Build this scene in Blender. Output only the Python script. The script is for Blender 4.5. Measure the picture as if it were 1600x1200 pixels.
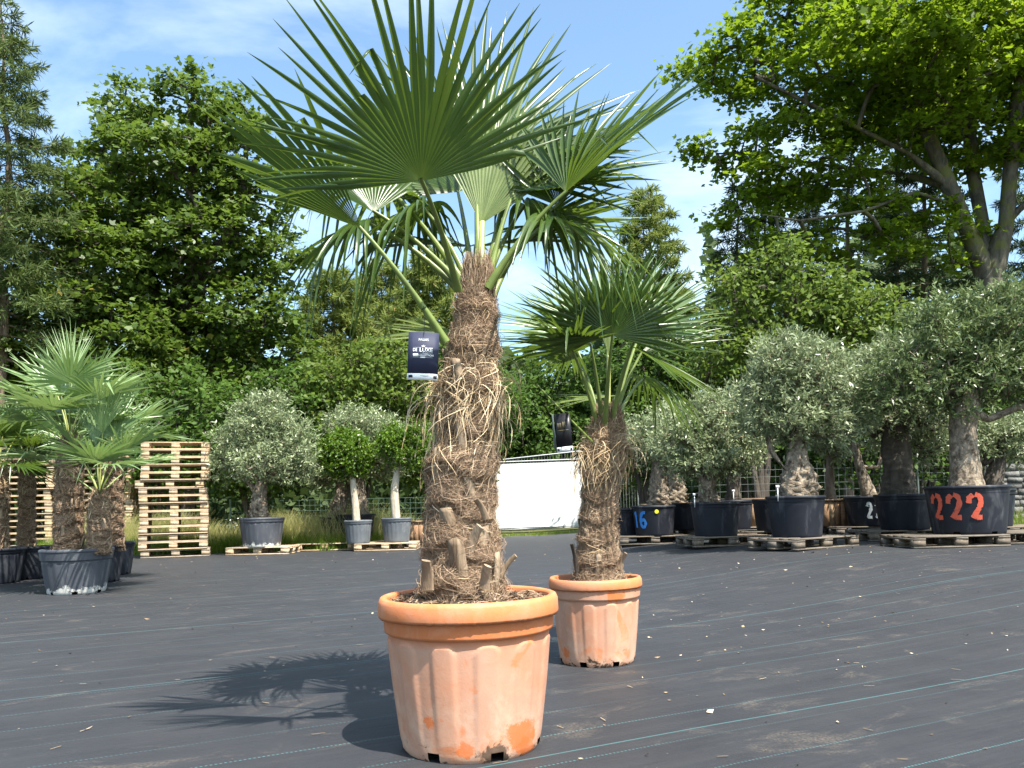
import bpy, math, random
import numpy as np

# ------------------------------------------------------------------ reset
for o in list(bpy.data.objects):
    bpy.data.objects.remove(o, do_unlink=True)
SC = bpy.context.scene
COL = SC.collection
random.seed(7)
RNG = np.random.default_rng(11)
PI = math.pi
rad = math.radians

# ------------------------------------------------------------------ camera
F = 1280.0                      # focal length in pixels of the 1600 px wide photograph
CAM = np.array([0.0, 0.0, 0.87])
PITCH, ROLL, SHIFT = rad(3.5), rad(1.4), 107.0
fwd = np.array([0, math.cos(PITCH), math.sin(PITCH)])
r0 = np.array([1.0, 0, 0]); u0 = np.array([0, -math.sin(PITCH), math.cos(PITCH)])
rgt = r0 * math.cos(ROLL) - u0 * math.sin(ROLL)
upv = u0 * math.cos(ROLL) + r0 * math.sin(ROLL)
cd = bpy.data.cameras.new('camera')
cam = bpy.data.objects.new('camera', cd); COL.objects.link(cam)
import mathutils
m3 = mathutils.Matrix(((rgt[0], upv[0], -fwd[0]), (rgt[1], upv[1], -fwd[1]), (rgt[2], upv[2], -fwd[2])))
cam.matrix_world = mathutils.Matrix.Translation(CAM) @ m3.to_4x4()
cd.sensor_width = 36.0
cd.lens = F / 1600 * 36
cd.shift_y = SHIFT / 1600
cd.clip_end = 2000
cd.clip_start = 0.05
SC.camera = cam

# ------------------------------------------------------------------ sky, sun, exposure
SUN_EL = rad(60)
SUN_H = np.array([0.62, -0.785]); SUN_H /= np.linalg.norm(SUN_H)
world = bpy.data.worlds.new('World'); SC.world = world; world.use_nodes = True
wn = world.node_tree; wn.nodes.clear()
wo = wn.nodes.new('ShaderNodeOutputWorld'); wb = wn.nodes.new('ShaderNodeBackground')
sky = wn.nodes.new('ShaderNodeTexSky'); sky.sky_type = 'NISHITA'; sky.sun_disc = False
sky.sun_elevation = SUN_EL
sky.sun_rotation = math.atan2(SUN_H[0], SUN_H[1])
sky.air_density = 1.0; sky.dust_density = 2.2; sky.ozone_density = 1.0
tc = wn.nodes.new('ShaderNodeTexCoord')
sep = wn.nodes.new('ShaderNodeSeparateXYZ'); wn.links.new(tc.outputs['Generated'], sep.inputs[0])
addz = wn.nodes.new('ShaderNodeMath'); addz.operation = 'ADD'; addz.inputs[1].default_value = 0.22
wn.links.new(sep.outputs['Z'], addz.inputs[0])
dv = []
for ax in 'XY':
    d = wn.nodes.new('ShaderNodeMath'); d.operation = 'DIVIDE'
    wn.links.new(sep.outputs[ax], d.inputs[0]); wn.links.new(addz.outputs[0], d.inputs[1]); dv.append(d)
cmb = wn.nodes.new('ShaderNodeCombineXYZ')
wn.links.new(dv[0].outputs[0], cmb.inputs[0]); wn.links.new(dv[1].outputs[0], cmb.inputs[1])
cn = wn.nodes.new('ShaderNodeTexNoise'); cn.inputs['Scale'].default_value = 1.15
cn.inputs['Detail'].default_value = 7; cn.inputs['Roughness'].default_value = 0.56; cn.inputs['Distortion'].default_value = 0.5
cmap = wn.nodes.new('ShaderNodeMapping'); cmap.inputs['Location'].default_value = (7.7, 2.3, 0)
cmap.inputs['Scale'].default_value = (1.0, 1.25, 1)
wn.links.new(cmb.outputs[0], cmap.inputs[0]); wn.links.new(cmap.outputs[0], cn.inputs['Vector'])
cr = wn.nodes.new('ShaderNodeValToRGB')
cr.color_ramp.elements[0].position = 0.50; cr.color_ramp.elements[1].position = 0.90
wn.links.new(cn.outputs['Fac'], cr.inputs[0])
mx = wn.nodes.new('ShaderNodeMix'); mx.data_type = 'RGBA'
tint = wn.nodes.new('ShaderNodeMix'); tint.data_type = 'RGBA'; tint.blend_type = 'MULTIPLY'; tint.inputs[0].default_value = 1.0
wn.links.new(sky.outputs[0], tint.inputs[6]); tint.inputs[7].default_value = (1.0, 1.14, 1.12, 1)
wn.links.new(cr.outputs[0], mx.inputs['Factor']); wn.links.new(tint.outputs[2], mx.inputs[6])
mx.inputs[7].default_value = (6.2, 6.8, 7.3, 1)
wn.links.new(mx.outputs[2], wb.inputs['Color']); wb.inputs['Strength'].default_value = 0.128
wn.links.new(wb.outputs[0], wo.inputs[0])

sd = bpy.data.lights.new('sun', 'SUN'); sd.energy = 5.0; sd.angle = rad(0.5); sd.color = (1.0, 0.95, 0.87)
sun = bpy.data.objects.new('sun', sd); COL.objects.link(sun)
tosun = mathutils.Vector((SUN_H[0] * math.cos(SUN_EL), SUN_H[1] * math.cos(SUN_EL), math.sin(SUN_EL)))
sun.rotation_euler = tosun.to_track_quat('Z', 'Y').to_euler()
sun.location = (6, -8, 20)
SC.view_settings.view_transform = 'Standard'; SC.view_settings.look = 'None'
SC.view_settings.exposure = 1.22; SC.view_settings.gamma = 1.0
SC.view_settings.use_curve_mapping = False
SC.render.engine = 'CYCLES'
SC.cycles.max_bounces = 7; SC.cycles.transparent_max_bounces = 6
SC.cycles.diffuse_bounces = 3; SC.cycles.glossy_bounces = 2; SC.cycles.transmission_bounces = 4
SC.cycles.caustics_reflective = False; SC.cycles.caustics_refractive = False
SC.cycles.sample_clamp_indirect = 6

# ------------------------------------------------------------------ geometry helpers
def sstep(a, b, x):
    t = np.clip((np.asarray(x, float) - a) / (b - a), 0, 1)
    return t * t * (3 - 2 * t)
def gz(x, y):
    """height of the yard: level near the camera, rising a little towards the right-hand back"""
    return 0.2 * sstep(0.3, 4.2, x) * sstep(3.5, 9.0, y)
def ray(px, py):
    return fwd + rgt * ((px - 800) / F) + upv * ((600 + SHIFT - py) / F)
def W(px, py, Y):
    """world point on the photograph's line of sight at depth Y"""
    d = ray(px, py); return CAM + d * (Y / d[1])
def XatY(px, Y, z=0.87):
    d = ray(px, 785); return float((CAM + d * (Y / d[1]))[0])
def ppm(Y): return F / Y
def at(px, Y):
    x = XatY(px, Y); return np.array([x, Y, float(gz(x, Y))])

class Geo:
    def __init__(s): s.V = []; s.L = []; s.C = []; s.n = 0; s.A = {}
    def add(s, V, Fc, **attrs):
        V = np.asarray(V, float).reshape(-1, 3)
        if isinstance(Fc, np.ndarray) and Fc.ndim == 2:
            s.L.append((Fc + s.n).ravel()); s.C.append(np.full(len(Fc), Fc.shape[1]))
        else:
            for f in Fc:
                s.L.append(np.asarray(f) + s.n); s.C.append(np.array([len(f)]))
        s.V.append(V); s.n += len(V)
        for k, a in attrs.items(): s.A.setdefault(k, []).append(np.broadcast_to(np.asarray(a, float), (len(V),)))
    def mesh(s, name, mat, smooth=False, origin=None):
        me = bpy.data.meshes.new(name)
        V = np.concatenate(s.V); L = np.concatenate(s.L).astype(np.int32); C = np.concatenate(s.C).astype(np.int32)
        if origin is not None: V = V - np.asarray(origin)
        me.vertices.add(len(V)); me.vertices.foreach_set('co', V.astype(np.float32).ravel())
        me.loops.add(len(L)); me.loops.foreach_set('vertex_index', L)
        st = np.concatenate(([0], np.cumsum(C)[:-1])).astype(np.int32)
        me.polygons.add(len(C)); me.polygons.foreach_set('loop_start', st); me.polygons.foreach_set('loop_total', C)
        if smooth: me.polygons.foreach_set('use_smooth', np.ones(len(C), bool))
        for k, a in s.A.items():
            a = np.concatenate(a)
            if len(a) == len(V):
                at_ = me.attributes.new(k, 'FLOAT', 'POINT'); at_.data.foreach_set('value', a.astype(np.float32))
        me.update(calc_edges=True); me.validate()
        if mat: me.materials.append(mat)
        return me

ORG = {}
def thing(name, label, cat, loc=(0, 0, 0), group=None, kind=None):
    o = bpy.data.objects.new(name, None); COL.objects.link(o)
    o.empty_display_size = 0.1
    o.location = tuple(float(v) for v in loc); o['label'] = label; o['category'] = cat
    if group: o['group'] = group
    if kind: o['kind'] = kind
    ORG[o] = np.array(loc, float)
    return o
def part(name, g, mat, parent, smooth=False, label=None, kind=None):
    """mesh given in world coordinates, made a child of parent"""
    org = ORG[parent]
    o = bpy.data.objects.new(name, g.mesh(name, mat, smooth, org)); COL.objects.link(o)
    o.parent = parent; ORG[o] = org
    if label: o['label'] = label
    if kind: o['kind'] = kind
    return o
def solo(name, g, mat, label=None, cat=None, kind=None, group=None, smooth=False, origin=(0, 0, 0)):
    o = bpy.data.objects.new(name, g.mesh(name, mat, smooth, origin)); COL.objects.link(o)
    o.location = tuple(float(v) for v in origin); ORG[o] = np.array(origin, float)
    if label: o['label'] = label
    if cat: o['category'] = cat
    if kind: o['kind'] = kind
    if group: o['group'] = group
    return o
def copy_tree(o, parent=None):
    c = o.copy(); COL.objects.link(c); c.parent = parent
    for ch in list(o.children):
        copy_tree(ch, c)
    return c

def norm(v):
    v = np.asarray(v, float); return v / (np.linalg.norm(v, axis=-1, keepdims=True) + 1e-12)
def box(g, c, half, R=None, jit=0.0):
    s = np.array([[x, y, z] for z in (-1, 1) for y in (-1, 1) for x in (-1, 1)], float) * np.asarray(half)
    if jit: s = s + RNG.uniform(-jit, jit, s.shape)
    if R is not None: s = s @ np.asarray(R).T
    g.add(s + np.asarray(c), np.array([[0, 2, 3, 1], [4, 5, 7, 6], [0, 1, 5, 4], [2, 6, 7, 3], [0, 4, 6, 2], [1, 3, 7, 5]]))
def rotz(a): return np.array([[math.cos(a), -math.sin(a), 0], [math.sin(a), math.cos(a), 0], [0, 0, 1]])
def tube(g, P, R, sides=6, cap=False, lump=0.0, flat=1.0, seed=0, knob=False, **attrs):
    P = np.asarray(P, float); n = len(P); R = np.broadcast_to(np.asarray(R, float), (n,))
    T = norm(np.gradient(P, axis=0)); ref = np.array([0.31, 0.95, 0.05]) if abs(T[0][2]) > 0.5 else np.array([0, 0, 1.0])
    U = norm(np.cross(T, ref)); Vv = np.cross(T, U)
    a = np.arange(sides) * 2 * PI / sides
    rr = np.repeat(R[:, None], sides, 1)
    if lump:
        rg = np.random.default_rng(seed)
        ph = rg.uniform(0, 6.28, 6); s_ = np.linspace(0, 1, n)[:, None]
        k = (np.sin(3 * a[None] + ph[0] + 5 * s_) + .8 * np.sin(5 * a[None] + ph[1] - 9 * s_) + .7 * np.sin(2 * a[None] + ph[2] + 14 * s_)
             + .5 * np.sin(8 * a[None] + ph[3] + 21 * s_))
        fade = 1 - .6 * np.linspace(0, 1, n)[:, None]
        if knob: k = k + 1.1 * np.sin(11 * a[None] + ph[4] + 30 * s_) * np.sin(6 * a[None] - 47 * s_ + ph[5]) + .9 * np.sin(7 * a[None] + 55 * s_ + ph[1])
        rr = rr * (1 + fade * lump * (k * .26 - .15) + fade * lump * .2 * rg.normal(size=(n, sides)))
    V = P[:, None] + (np.cos(a)[None, :, None] * U[:, None] + flat * np.sin(a)[None, :, None] * Vv[:, None]) * rr[..., None]
    i = np.arange(n - 1)[:, None] * sides; j = np.arange(sides)[None]; j2 = (j + 1) % sides
    Fq = np.stack([i + j, i + j2, i + sides + j2, i + sides + j], -1).reshape(-1, 4)
    g.add(V, Fq, **attrs)
    if cap:
        for e, rv in ((0, True), (n - 1, False)):
            Vc = V[e]; f = list(range(sides)); 
            g.add(Vc, [f[::-1] if rv else f], **attrs)
def bez(p0, p1, p2, n):
    t = np.linspace(0, 1, n)[:, None]
    return (1 - t) ** 2 * np.asarray(p0) + 2 * t * (1 - t) * np.asarray(p1) + t * t * np.asarray(p2)
def ribbons(g, P, Wd, nrm=None, rnd=None):
    """P (n,k,3) centre lines, Wd (n,k) half widths"""
    n, k, _ = P.shape
    T = norm(np.gradient(P, axis=1))
    if nrm is None: nrm = RNG.normal(size=(n, 1, 3))
    S = norm(np.cross(T, np.broadcast_to(nrm, P.shape))) * Wd[..., None]
    V = np.stack([P - S, P + S], 2).reshape(n * k * 2, 3)
    b = (np.arange(n) * k * 2)[:, None, None]; i = (np.arange(k - 1) * 2)[None, :, None]
    q = np.array([0, 1, 3, 2])[None, None]
    Fq = (b + i + q).reshape(-1, 4)
    at_ = {}
    if rnd is not None: at_['rnd'] = np.repeat(rnd, k * 2)
    g.add(V, Fq, **at_)

# leaf shapes: x across, y along, z out of the leaf plane (unit length)
TPL = {
    'maple': (np.array([[0, 0, 0], [-.30, .12, .03], [-.55, .48, .05], [-.20, .56, -.02], [0, 1.0, .06], [.20, .56, -.02], [.55, .48, .05], [.30, .12, .03]]) - [0, .4, 0],
              np.array([[0, 7, 6, 5, 4, 3, 2, 1]])),
    'oval': (np.array([[0, 0, .02], [-.30, .5, -.05], [0, 1, .02], [.30, .5, -.05]]) - [0, .3, 0], np.array([[0, 3, 2, 1]])),
    'lance': (np.array([[0, 0, 0], [-.15, .45, .05], [0, 1, 0], [.15, .45, .05]]), np.array([[0, 3, 2, 1]])),
    'needle': (np.array([[-.03, 0, 0], [-.07, .5, .05], [0, 1, 0], [.07, .5, .05], [.03, 0, 0]]), np.array([[4, 3, 2, 1, 0]])),
}
def leaves(g, Cn, axis, nrm, size, tpl, rnd):
    T, Fc = TPL[tpl]; n = len(Cn); k = len(T)
    nn = norm(nrm); t = axis - np.sum(axis * nn, 1, keepdims=True) * nn; t = norm(t); b = np.cross(t, nn)
    size = np.broadcast_to(size, (n,))[:, None, None]
    V = Cn[:, None] + size * (T[None, :, 0:1] * b[:, None] + T[None, :, 1:2] * t[:, None] + T[None, :, 2:3] * nn[:, None])
    Fa = (np.arange(n)[:, None, None] * k + Fc[None]).reshape(-1, Fc.shape[1])
    g.add(V.reshape(-1, 3), Fa, rnd=np.repeat(rnd, k))

# ------------------------------------------------------------------ material helpers
def newmat(name):
    m = bpy.data.materials.new(name); m.use_nodes = True; nt = m.node_tree; nt.nodes.clear()
    out = nt.nodes.new('ShaderNodeOutputMaterial'); b = nt.nodes.new('ShaderNodeBsdfPrincipled')
    nt.links.new(b.outputs[0], out.inputs[0]); return m, nt, b, out
def setin(nt, sock, v):
    if isinstance(v, bpy.types.NodeSocket): nt.links.new(v, sock)
    else:
        if isinstance(v, (tuple, list)) and len(v) == 3 and sock.type == 'RGBA': v = (*v, 1)
        sock.default_value = v
def nd(nt, typ, ins=None, **props):
    n = nt.nodes.new('ShaderNode' + typ)
    for k, v in props.items(): setattr(n, k, v)
    for k, v in (ins or {}).items(): setin(nt, n.inputs[k], v)
    return n
def noise(nt, vec, scale, detail=4, rough=.55, dist=0.0):
    return nd(nt, 'TexNoise', {'Vector': vec, 'Scale': scale, 'Detail': detail, 'Roughness': rough, 'Distortion': dist}).outputs['Fac']
def mth(nt, op, a, b=0.0, c=None):
    i = {0: a, 1: b}
    if c is not None: i[2] = c
    return nd(nt, 'Math', i, operation=op).outputs[0]
def ramp(nt, fac, stops, interp='LINEAR'):
    n = nd(nt, 'ValToRGB', {0: fac}); cr = n.color_ramp; cr.interpolation = interp
    while len(cr.elements) < len(stops): cr.elements.new(0.5)
    for e, (p, c) in zip(cr.elements, stops):
        e.position = p; e.color = (*c, 1) if len(c) == 3 else c
    return n.outputs[0]
def rmp(nt, fac, a, b): return ramp(nt, fac, [(a, (0, 0, 0)), (b, (1, 1, 1))])
def mixc(nt, f, a, b, blend='MIX'):
    n = nd(nt, 'Mix', data_type='RGBA', blend_type=blend)
    setin(nt, n.inputs[0], f); setin(nt, n.inputs[6], a); setin(nt, n.inputs[7], b); return n.outputs[2]
def bump(nt, h, strength=.5, dist=.01):
    return nd(nt, 'Bump', {'Height': h, 'Strength': strength, 'Distance': dist}).outputs[0]
def objco(nt): return nd(nt, 'TexCoord').outputs['Object']
def mapping(nt, vec, scale=(1, 1, 1), loc=(0, 0, 0), rot=(0, 0, 0)):
    return nd(nt, 'Mapping', {'Vector': vec, 'Scale': scale, 'Location': loc, 'Rotation': rot}).outputs[0]
def attr(nt, name): return nd(nt, 'Attribute', attribute_name=name).outputs['Fac']

def leafmat(name, c1, c2, trans=.32, rough=.5, spec=.4, tcol=None, nscale=.8, yel=None):
    m, nt, b, out = newmat(name)
    r = attr(nt, 'rnd'); col = mixc(nt, r, c1, c2)
    ns = noise(nt, objco(nt), nscale, 2)
    col = mixc(nt, mth(nt, 'MULTIPLY', rmp(nt, ns, .35, .7), .45), col, tuple(x * .62 for x in c1))
    if yel:
        col = mixc(nt, rmp(nt, r, .955, .985), col, yel)
    setin(nt, b.inputs['Base Color'], col); b.inputs['Roughness'].default_value = rough
    b.inputs['Specular IOR Level'].default_value = spec
    tr = nd(nt, 'BsdfTranslucent')
    tcol = tcol or tuple(min(1, x * 1.5) for x in c2)
    setin(nt, tr.inputs[0], mixc(nt, .5, col, tcol))
    ms = nd(nt, 'MixShader'); ms.inputs[0].default_value = trans
    nt.links.new(b.outputs[0], ms.inputs[1]); nt.links.new(tr.outputs[0], ms.inputs[2]); nt.links.new(ms.outputs[0], out.inputs[0])
    return m
def barkmat(name, c1, c2, scale=9, zs=.3, strength=.8, moss=None):
    m, nt, b, out = newmat(name)
    co = objco(nt); v = mapping(nt, co, (1, 1, zs))
    n1 = noise(nt, v, scale, 6, .65, .4); n2 = noise(nt, co, scale * .3, 3)
    col = mixc(nt, rmp(nt, n1, .35, .65), c1, c2)
    if moss: col = mixc(nt, mth(nt, 'MULTIPLY', rmp(nt, n2, .52, .62), .7), col, moss)
    setin(nt, b.inputs['Base Color'], col); b.inputs['Roughness'].default_value = .9; b.inputs['Specular IOR Level'].default_value = .15
    setin(nt, b.inputs['Normal'], bump(nt, n1, strength, .03))
    return m
def plain(name, c, rough=.6, spec=.4, var=.25, scale=8, metal=0.0):
    m, nt, b, out = newmat(name)
    n1 = noise(nt, objco(nt), scale, 4)
    setin(nt, b.inputs['Base Color'], mixc(nt, rmp(nt, n1, .3, .7), tuple(x * (1 - var) for x in c), tuple(min(1, x * (1 + var)) for x in c)))
    b.inputs['Roughness'].default_value = rough; b.inputs['Specular IOR Level'].default_value = spec; b.inputs['Metallic'].default_value = metal
    return m

MT = {}
MT['maple_l'] = leafmat('maple_leaf_dark', (.050, .098, .015), (.135, .20, .027), .42, .42, .4, yel=(.25, .2, .04))
MT['maple_r'] = leafmat('maple_leaf_bright', (.075, .15, .010), (.20, .29, .015), .52, .45, .35, tcol=(.30, .42, .02), yel=(.3, .28, .04))
MT['hazel'] = leafmat('shrub_leaf', (.06, .11, .015), (.18, .25, .04), .4, .52, .28, yel=(.26, .22, .05))
MT['shrub'] = leafmat('dark_shrub_leaf', (.036, .082, .016), (.12, .20, .032), .38, .55, .22)
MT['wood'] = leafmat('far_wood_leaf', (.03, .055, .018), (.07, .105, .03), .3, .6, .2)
MT['larch'] = leafmat('larch_needle', (.11, .16, .035), (.235, .28, .065), .35, .6, .2, yel=(.22, .16, .05))
MT['spruce'] = leafmat('spruce_needle', (.03, .055, .022), (.10, .14, .045), .25, .6, .2)
MT['larch_d'] = leafmat('larch_needle_green', (.05, .085, .028), (.14, .185, .05), .3, .6, .2)
MT['olive'] = leafmat('olive_leaf', (.12, .165, .06), (.38, .43, .245), .2, .38, .5, nscale=2)
MT['olive_g'] = leafmat('olive_leaf_green', (.07, .115, .03), (.20, .255, .10), .25, .38, .5, nscale=2)
MT['topiary'] = leafmat('topiary_leaf', (.055, .12, .012), (.17, .27, .02), .3, .35, .5, nscale=3)
MT['grass'] = leafmat('grass_blade', (.12, .20, .02), (.23, .31, .05), .45, .6, .2)
MT['drygrass'] = leafmat('dry_grass', (.28, .31, .09), (.58, .52, .26), .45, .7, .1)
MT['bark'] = barkmat('maple_bark', (.055, .05, .04), (.15, .135, .105), 7, .35, .7, moss=(.12, .13, .03))
MT['bark_d'] = barkmat('dark_bark', (.05, .042, .035), (.12, .10, .08), 8, .3, .8)
MT['bark_p'] = barkmat('conifer_bark', (.12, .085, .06), (.26, .20, .15), 8, .3, .8)
MT['olbark'] = barkmat('olive_bark', (.07, .052, .036), (.38, .31, .23), 15, .7, 1.0)
MT['palebark'] = barkmat('pale_bark', (.36, .30, .22), (.62, .55, .43), 9, .25, .4)

def palmmat(name, c1, c2, trans=.28, tip=(.30, .17, .06)):
    m, nt, b, out = newmat(name)
    r = attr(nt, 'rnd'); tp = attr(nt, 'tip'); col = mixc(nt, r, c1, c2)
    ns = noise(nt, mapping(nt, objco(nt), (3, 3, 3)), 6, 4)
    col = mixc(nt, mth(nt, 'MULTIPLY', rmp(nt, ns, .4, .75), .35), col, tuple(x * .6 for x in c1))
    hub = rmp(nt, mth(nt, 'SUBTRACT', 1.0, mth(nt, 'MULTIPLY', tp, 6.0)), .4, 1.0)
    col = mixc(nt, mth(nt, 'MULTIPLY', hub, .55), col, (.20, .26, .05))
    col = mixc(nt, rmp(nt, mth(nt, 'ADD', tp, mth(nt, 'MULTIPLY', r, .13)), 1.0, 1.06), col, tip)
    setin(nt, b.inputs['Base Color'], col); b.inputs['Roughness'].default_value = .31; b.inputs['Specular IOR Level'].default_value = .55
    tr = nd(nt, 'BsdfTranslucent'); setin(nt, tr.inputs[0], mixc(nt, .5, col, (.24, .36, .03)))
    ms = nd(nt, 'MixShader'); ms.inputs[0].default_value = trans
    nt.links.new(b.outputs[0], ms.inputs[1]); nt.links.new(tr.outputs[0], ms.inputs[2]); nt.links.new(ms.outputs[0], out.inputs[0])
    return m
MT['palm'] = palmmat('palm_leaf', (.034, .074, .012), (.078, .13, .024), .32)
MT['palm_y'] = palmmat('palm_leaf_young', (.14, .19, .06), (.24, .30, .11), .3)
MT['palm_b'] = palmmat('palm_leaf_blue', (.10, .17, .06), (.20, .28, .12), .25)
MT['palm_c'] = palmmat('palm_leaf_pale', (.17, .27, .11), (.30, .40, .19), .28)
MT['petiole'] = plain('petiole_green', (.15, .20, .045), .4, .5, .3, 10)
MT['petiole_y'] = plain('petiole_yellow_green', (.36, .38, .12), .4, .5, .25, 10)

def fibremat(name, dark, mid, lite):
    m, nt, b, out = newmat(name); r = attr(nt, 'rnd')
    setin(nt, b.inputs['Base Color'], ramp(nt, r, [(0, dark), (.55, mid), (1, lite)]))
    b.inputs['Roughness'].default_value = .85; b.inputs['Specular IOR Level'].default_value = .2
    return m
MT['fibre'] = fibremat('palm_fibre', (.13, .082, .052), (.38, .265, .175), (.66, .54, .40))
MT['straw'] = fibremat('palm_straw', (.30, .20, .11), (.50, .37, .22), (.72, .60, .42))
def trunkmat():
    m, nt, b, out = newmat('palm_trunk_mat'); co = objco(nt)
    n1 = noise(nt, mapping(nt, co, (1, 1, 2.5)), 22, 7, .7, 1.2); n2 = noise(nt, co, 5, 3)
    col = ramp(nt, n1, [(.25, (.06, .036, .022)), (.5, (.20, .125, .078)), (.75, (.42, .30, .20))])
    col = mixc(nt, mth(nt, 'MULTIPLY', rmp(nt, n2, .4, .7), .4), col, (.09, .05, .03))
    setin(nt, b.inputs['Base Color'], col); b.inputs['Roughness'].default_value = .95; b.inputs['Specular IOR Level'].default_value = .1
    setin(nt, b.inputs['Normal'], bump(nt, n1, 1.0, .02)); return m
MT['ptrunk'] = trunkmat()
MT['stub'] = barkmat('leaf_base_wood', (.12, .08, .05), (.38, .29, .20), 14, .18, .6)

def soilmat():
    m, nt, b, out = newmat('soil'); co = objco(nt); n1 = noise(nt, co, 40, 6, .7); n2 = nd(nt, 'TexVoronoi', {'Vector': co, 'Scale': 70}).outputs['Distance']
    col = ramp(nt, n1, [(.3, (.035, .022, .014)), (.55, (.10, .064, .038)), (.8, (.22, .155, .10))])
    setin(nt, b.inputs['Base Color'], col); b.inputs['Roughness'].default_value = .95
    setin(nt, b.inputs['Normal'], bump(nt, mth(nt, 'ADD', n1, n2), 1.0, .02)); return m
MT['soil'] = soilmat()

def terracotta(name, rim=False, marks=()):
    m, nt, b, out = newmat(name); co = objco(nt)
    big = noise(nt, co, 4.5, 5, .6, .3); fine = noise(nt, co, 120, 3, .6); mid = noise(nt, co, 13, 6, .62, .8)
    z = nd(nt, 'SeparateXYZ', {0: co}).outputs[2]
    orange = (.56, .175, .06); faded = (.53, .30, .205)
    if rim:
        f = mth(nt, 'MULTIPLY', rmp(nt, big, .45, .7), .55)
        col = mixc(nt, f, (.62, .20, .07), faded)
    else:
        up_ = mth(nt, 'SUBTRACT', 1.0, rmp(nt, mth(nt, 'MULTIPLY', z, 1.9), .72, .80))
        f = mth(nt, 'MULTIPLY', up_, mth(nt, 'ADD', .55, mth(nt, 'MULTIPLY', rmp(nt, big, .35, .6), .4)))
        col = mixc(nt, f, orange, faded)
        # scraped bright orange patches, more of them towards the foot
        lowb = mth(nt, 'MULTIPLY', mth(nt, 'SUBTRACT', .5, z), .16)
        sc_ = noise(nt, mapping(nt, co, (1, 1, .55), (4.2, .3, 1.7)), 9, 5, .5, 1.1)
        col = mixc(nt, mth(nt, 'MULTIPLY', rmp(nt, mth(nt, 'ADD', sc_, lowb), .66, .70), .6), col, (.62, .18, .05))
        # lime and grit splash round the foot
        lm = noise(nt, mapping(nt, co, (1, 1, .8), (1.2, 5.0, 0)), 11, 6, .7, .4)
        low2 = mth(nt, 'MULTIPLY', mth(nt, 'SUBTRACT', .22, z), .75)
        col = mixc(nt, mth(nt, 'MULTIPLY', rmp(nt, mth(nt, 'ADD', lm, low2), .52, .80), .5), col, (.66, .48, .35))
        # black-brown moss at the very bottom
        ms_ = noise(nt, mapping(nt, co, (1, 1, 1), (2.3, 1.9, 3.3)), 16, 7, .75, .6)
        low3 = mth(nt, 'MULTIPLY', mth(nt, 'SUBTRACT', .07, z), 2.3)
        mossf = mth(nt, 'MULTIPLY', rmp(nt, mth(nt, 'ADD', ms_, low3), .66, .72), rmp(nt, mth(nt, 'SUBTRACT', .13, z), .0, .03))
        col = mixc(nt, mossf, col, (.05, .03, .018))
    for (ang, mz, mr, sx, colr) in marks:          # stains with a place of their own on the pot wall
        p = (math.cos(rad(ang)) * .255, math.sin(rad(ang)) * .255, mz)
        d = nd(nt, 'VectorMath', {0: mapping(nt, nd(nt, 'VectorMath', {0: co, 1: p}, operation='SUBTRACT').outputs[0], (sx, sx, 1))}, operation='LENGTH').outputs['Value']
        f = mth(nt, 'ADD', mth(nt, 'SUBTRACT', 1.0, mth(nt, 'DIVIDE', d, mr)), mth(nt, 'MULTIPLY', mth(nt, 'SUBTRACT', noise(nt, co, 26, 6, .7, .5), .5), 1.9))
        col = mixc(nt, mth(nt, 'MULTIPLY', rmp(nt, f, .26, .48), .85), col, colr)
    grit = rmp(nt, fine, .62, .72)
    col = mixc(nt, mth(nt, 'MULTIPLY', grit, .3), col, (.30, .16, .11))
    col = mixc(nt, mth(nt, 'MULTIPLY', rmp(nt, mid, .5, .75), .18), col, (.68, .46, .34))
    setin(nt, b.inputs['Base Color'], col); b.inputs['Roughness'].default_value = .55 if rim else .72
    b.inputs['Specular IOR Level'].default_value = .4
    setin(nt, b.inputs['Normal'], bump(nt, mth(nt, 'ADD', mth(nt, 'MULTIPLY', fine, .5), mid), .25, .004)); return m
OR_ = (.62, .155, .035)
MT['terra'] = terracotta('terracotta_plastic', False, ((-44, .07, .09, .8, OR_), (-36, .03, .07, 1, OR_), (-119, .135, .035, 1, OR_), (-108, .155, .022, 1, OR_), (-92, .05, .04, .8, OR_), (-68, .028, .062, .7, (.045, .028, .016)), (-62, .012, .03, .6, (.03, .02, .012))))
MT['terra2'] = terracotta('terracotta_plastic_limed', False, ((-50, .07, .06, 1, OR_), (-150, .06, .09, 1, OR_), (-88, .30, .03, 1, OR_), (-70, .37, .05, .6, OR_))); MT['terra_rim'] = terracotta('terracotta_rim', True)

def blackpot(name, c1, c2, dust=(.35, .36, .36), dust_sheen_amt=.5, splash=False):
    m, nt, b, out = newmat(name); co = objco(nt)
    v = mapping(nt, co, (1, 1, .25)); n1 = noise(nt, v, 6, 6, .65, .5); n2 = noise(nt, co, 3, 3)
    col = mixc(nt, rmp(nt, n2, .3, .7), c1, c2)
    col = mixc(nt, mth(nt, 'MULTIPLY', rmp(nt, n1, .55, .78), dust_sheen_amt), col, dust)  # pale upright streaks: dust, and on black pots a painted grey sheen too
    if splash:
        z = nd(nt, 'SeparateXYZ', {0: co}).outputs[2]
        f = rmp(nt, mth(nt, 'ADD', noise(nt, co, 12, 7, .75), mth(nt, 'MULTIPLY', mth(nt, 'SUBTRACT', .09, z), 2.2)), .56, .62)
        col = mixc(nt, mth(nt, 'MULTIPLY', f, .85), col, (.68, .66, .60))
    setin(nt, b.inputs['Base Color'], col); b.inputs['Roughness'].default_value = .52; b.inputs['Specular IOR Level'].default_value = .3
    return m
MT['blackpot'] = blackpot('black_pot', (.008, .010, .016), (.018, .020, .028), (.15, .155, .165), .55)  # streak colour stands for the grey sheen of the sides as well as dust
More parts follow.
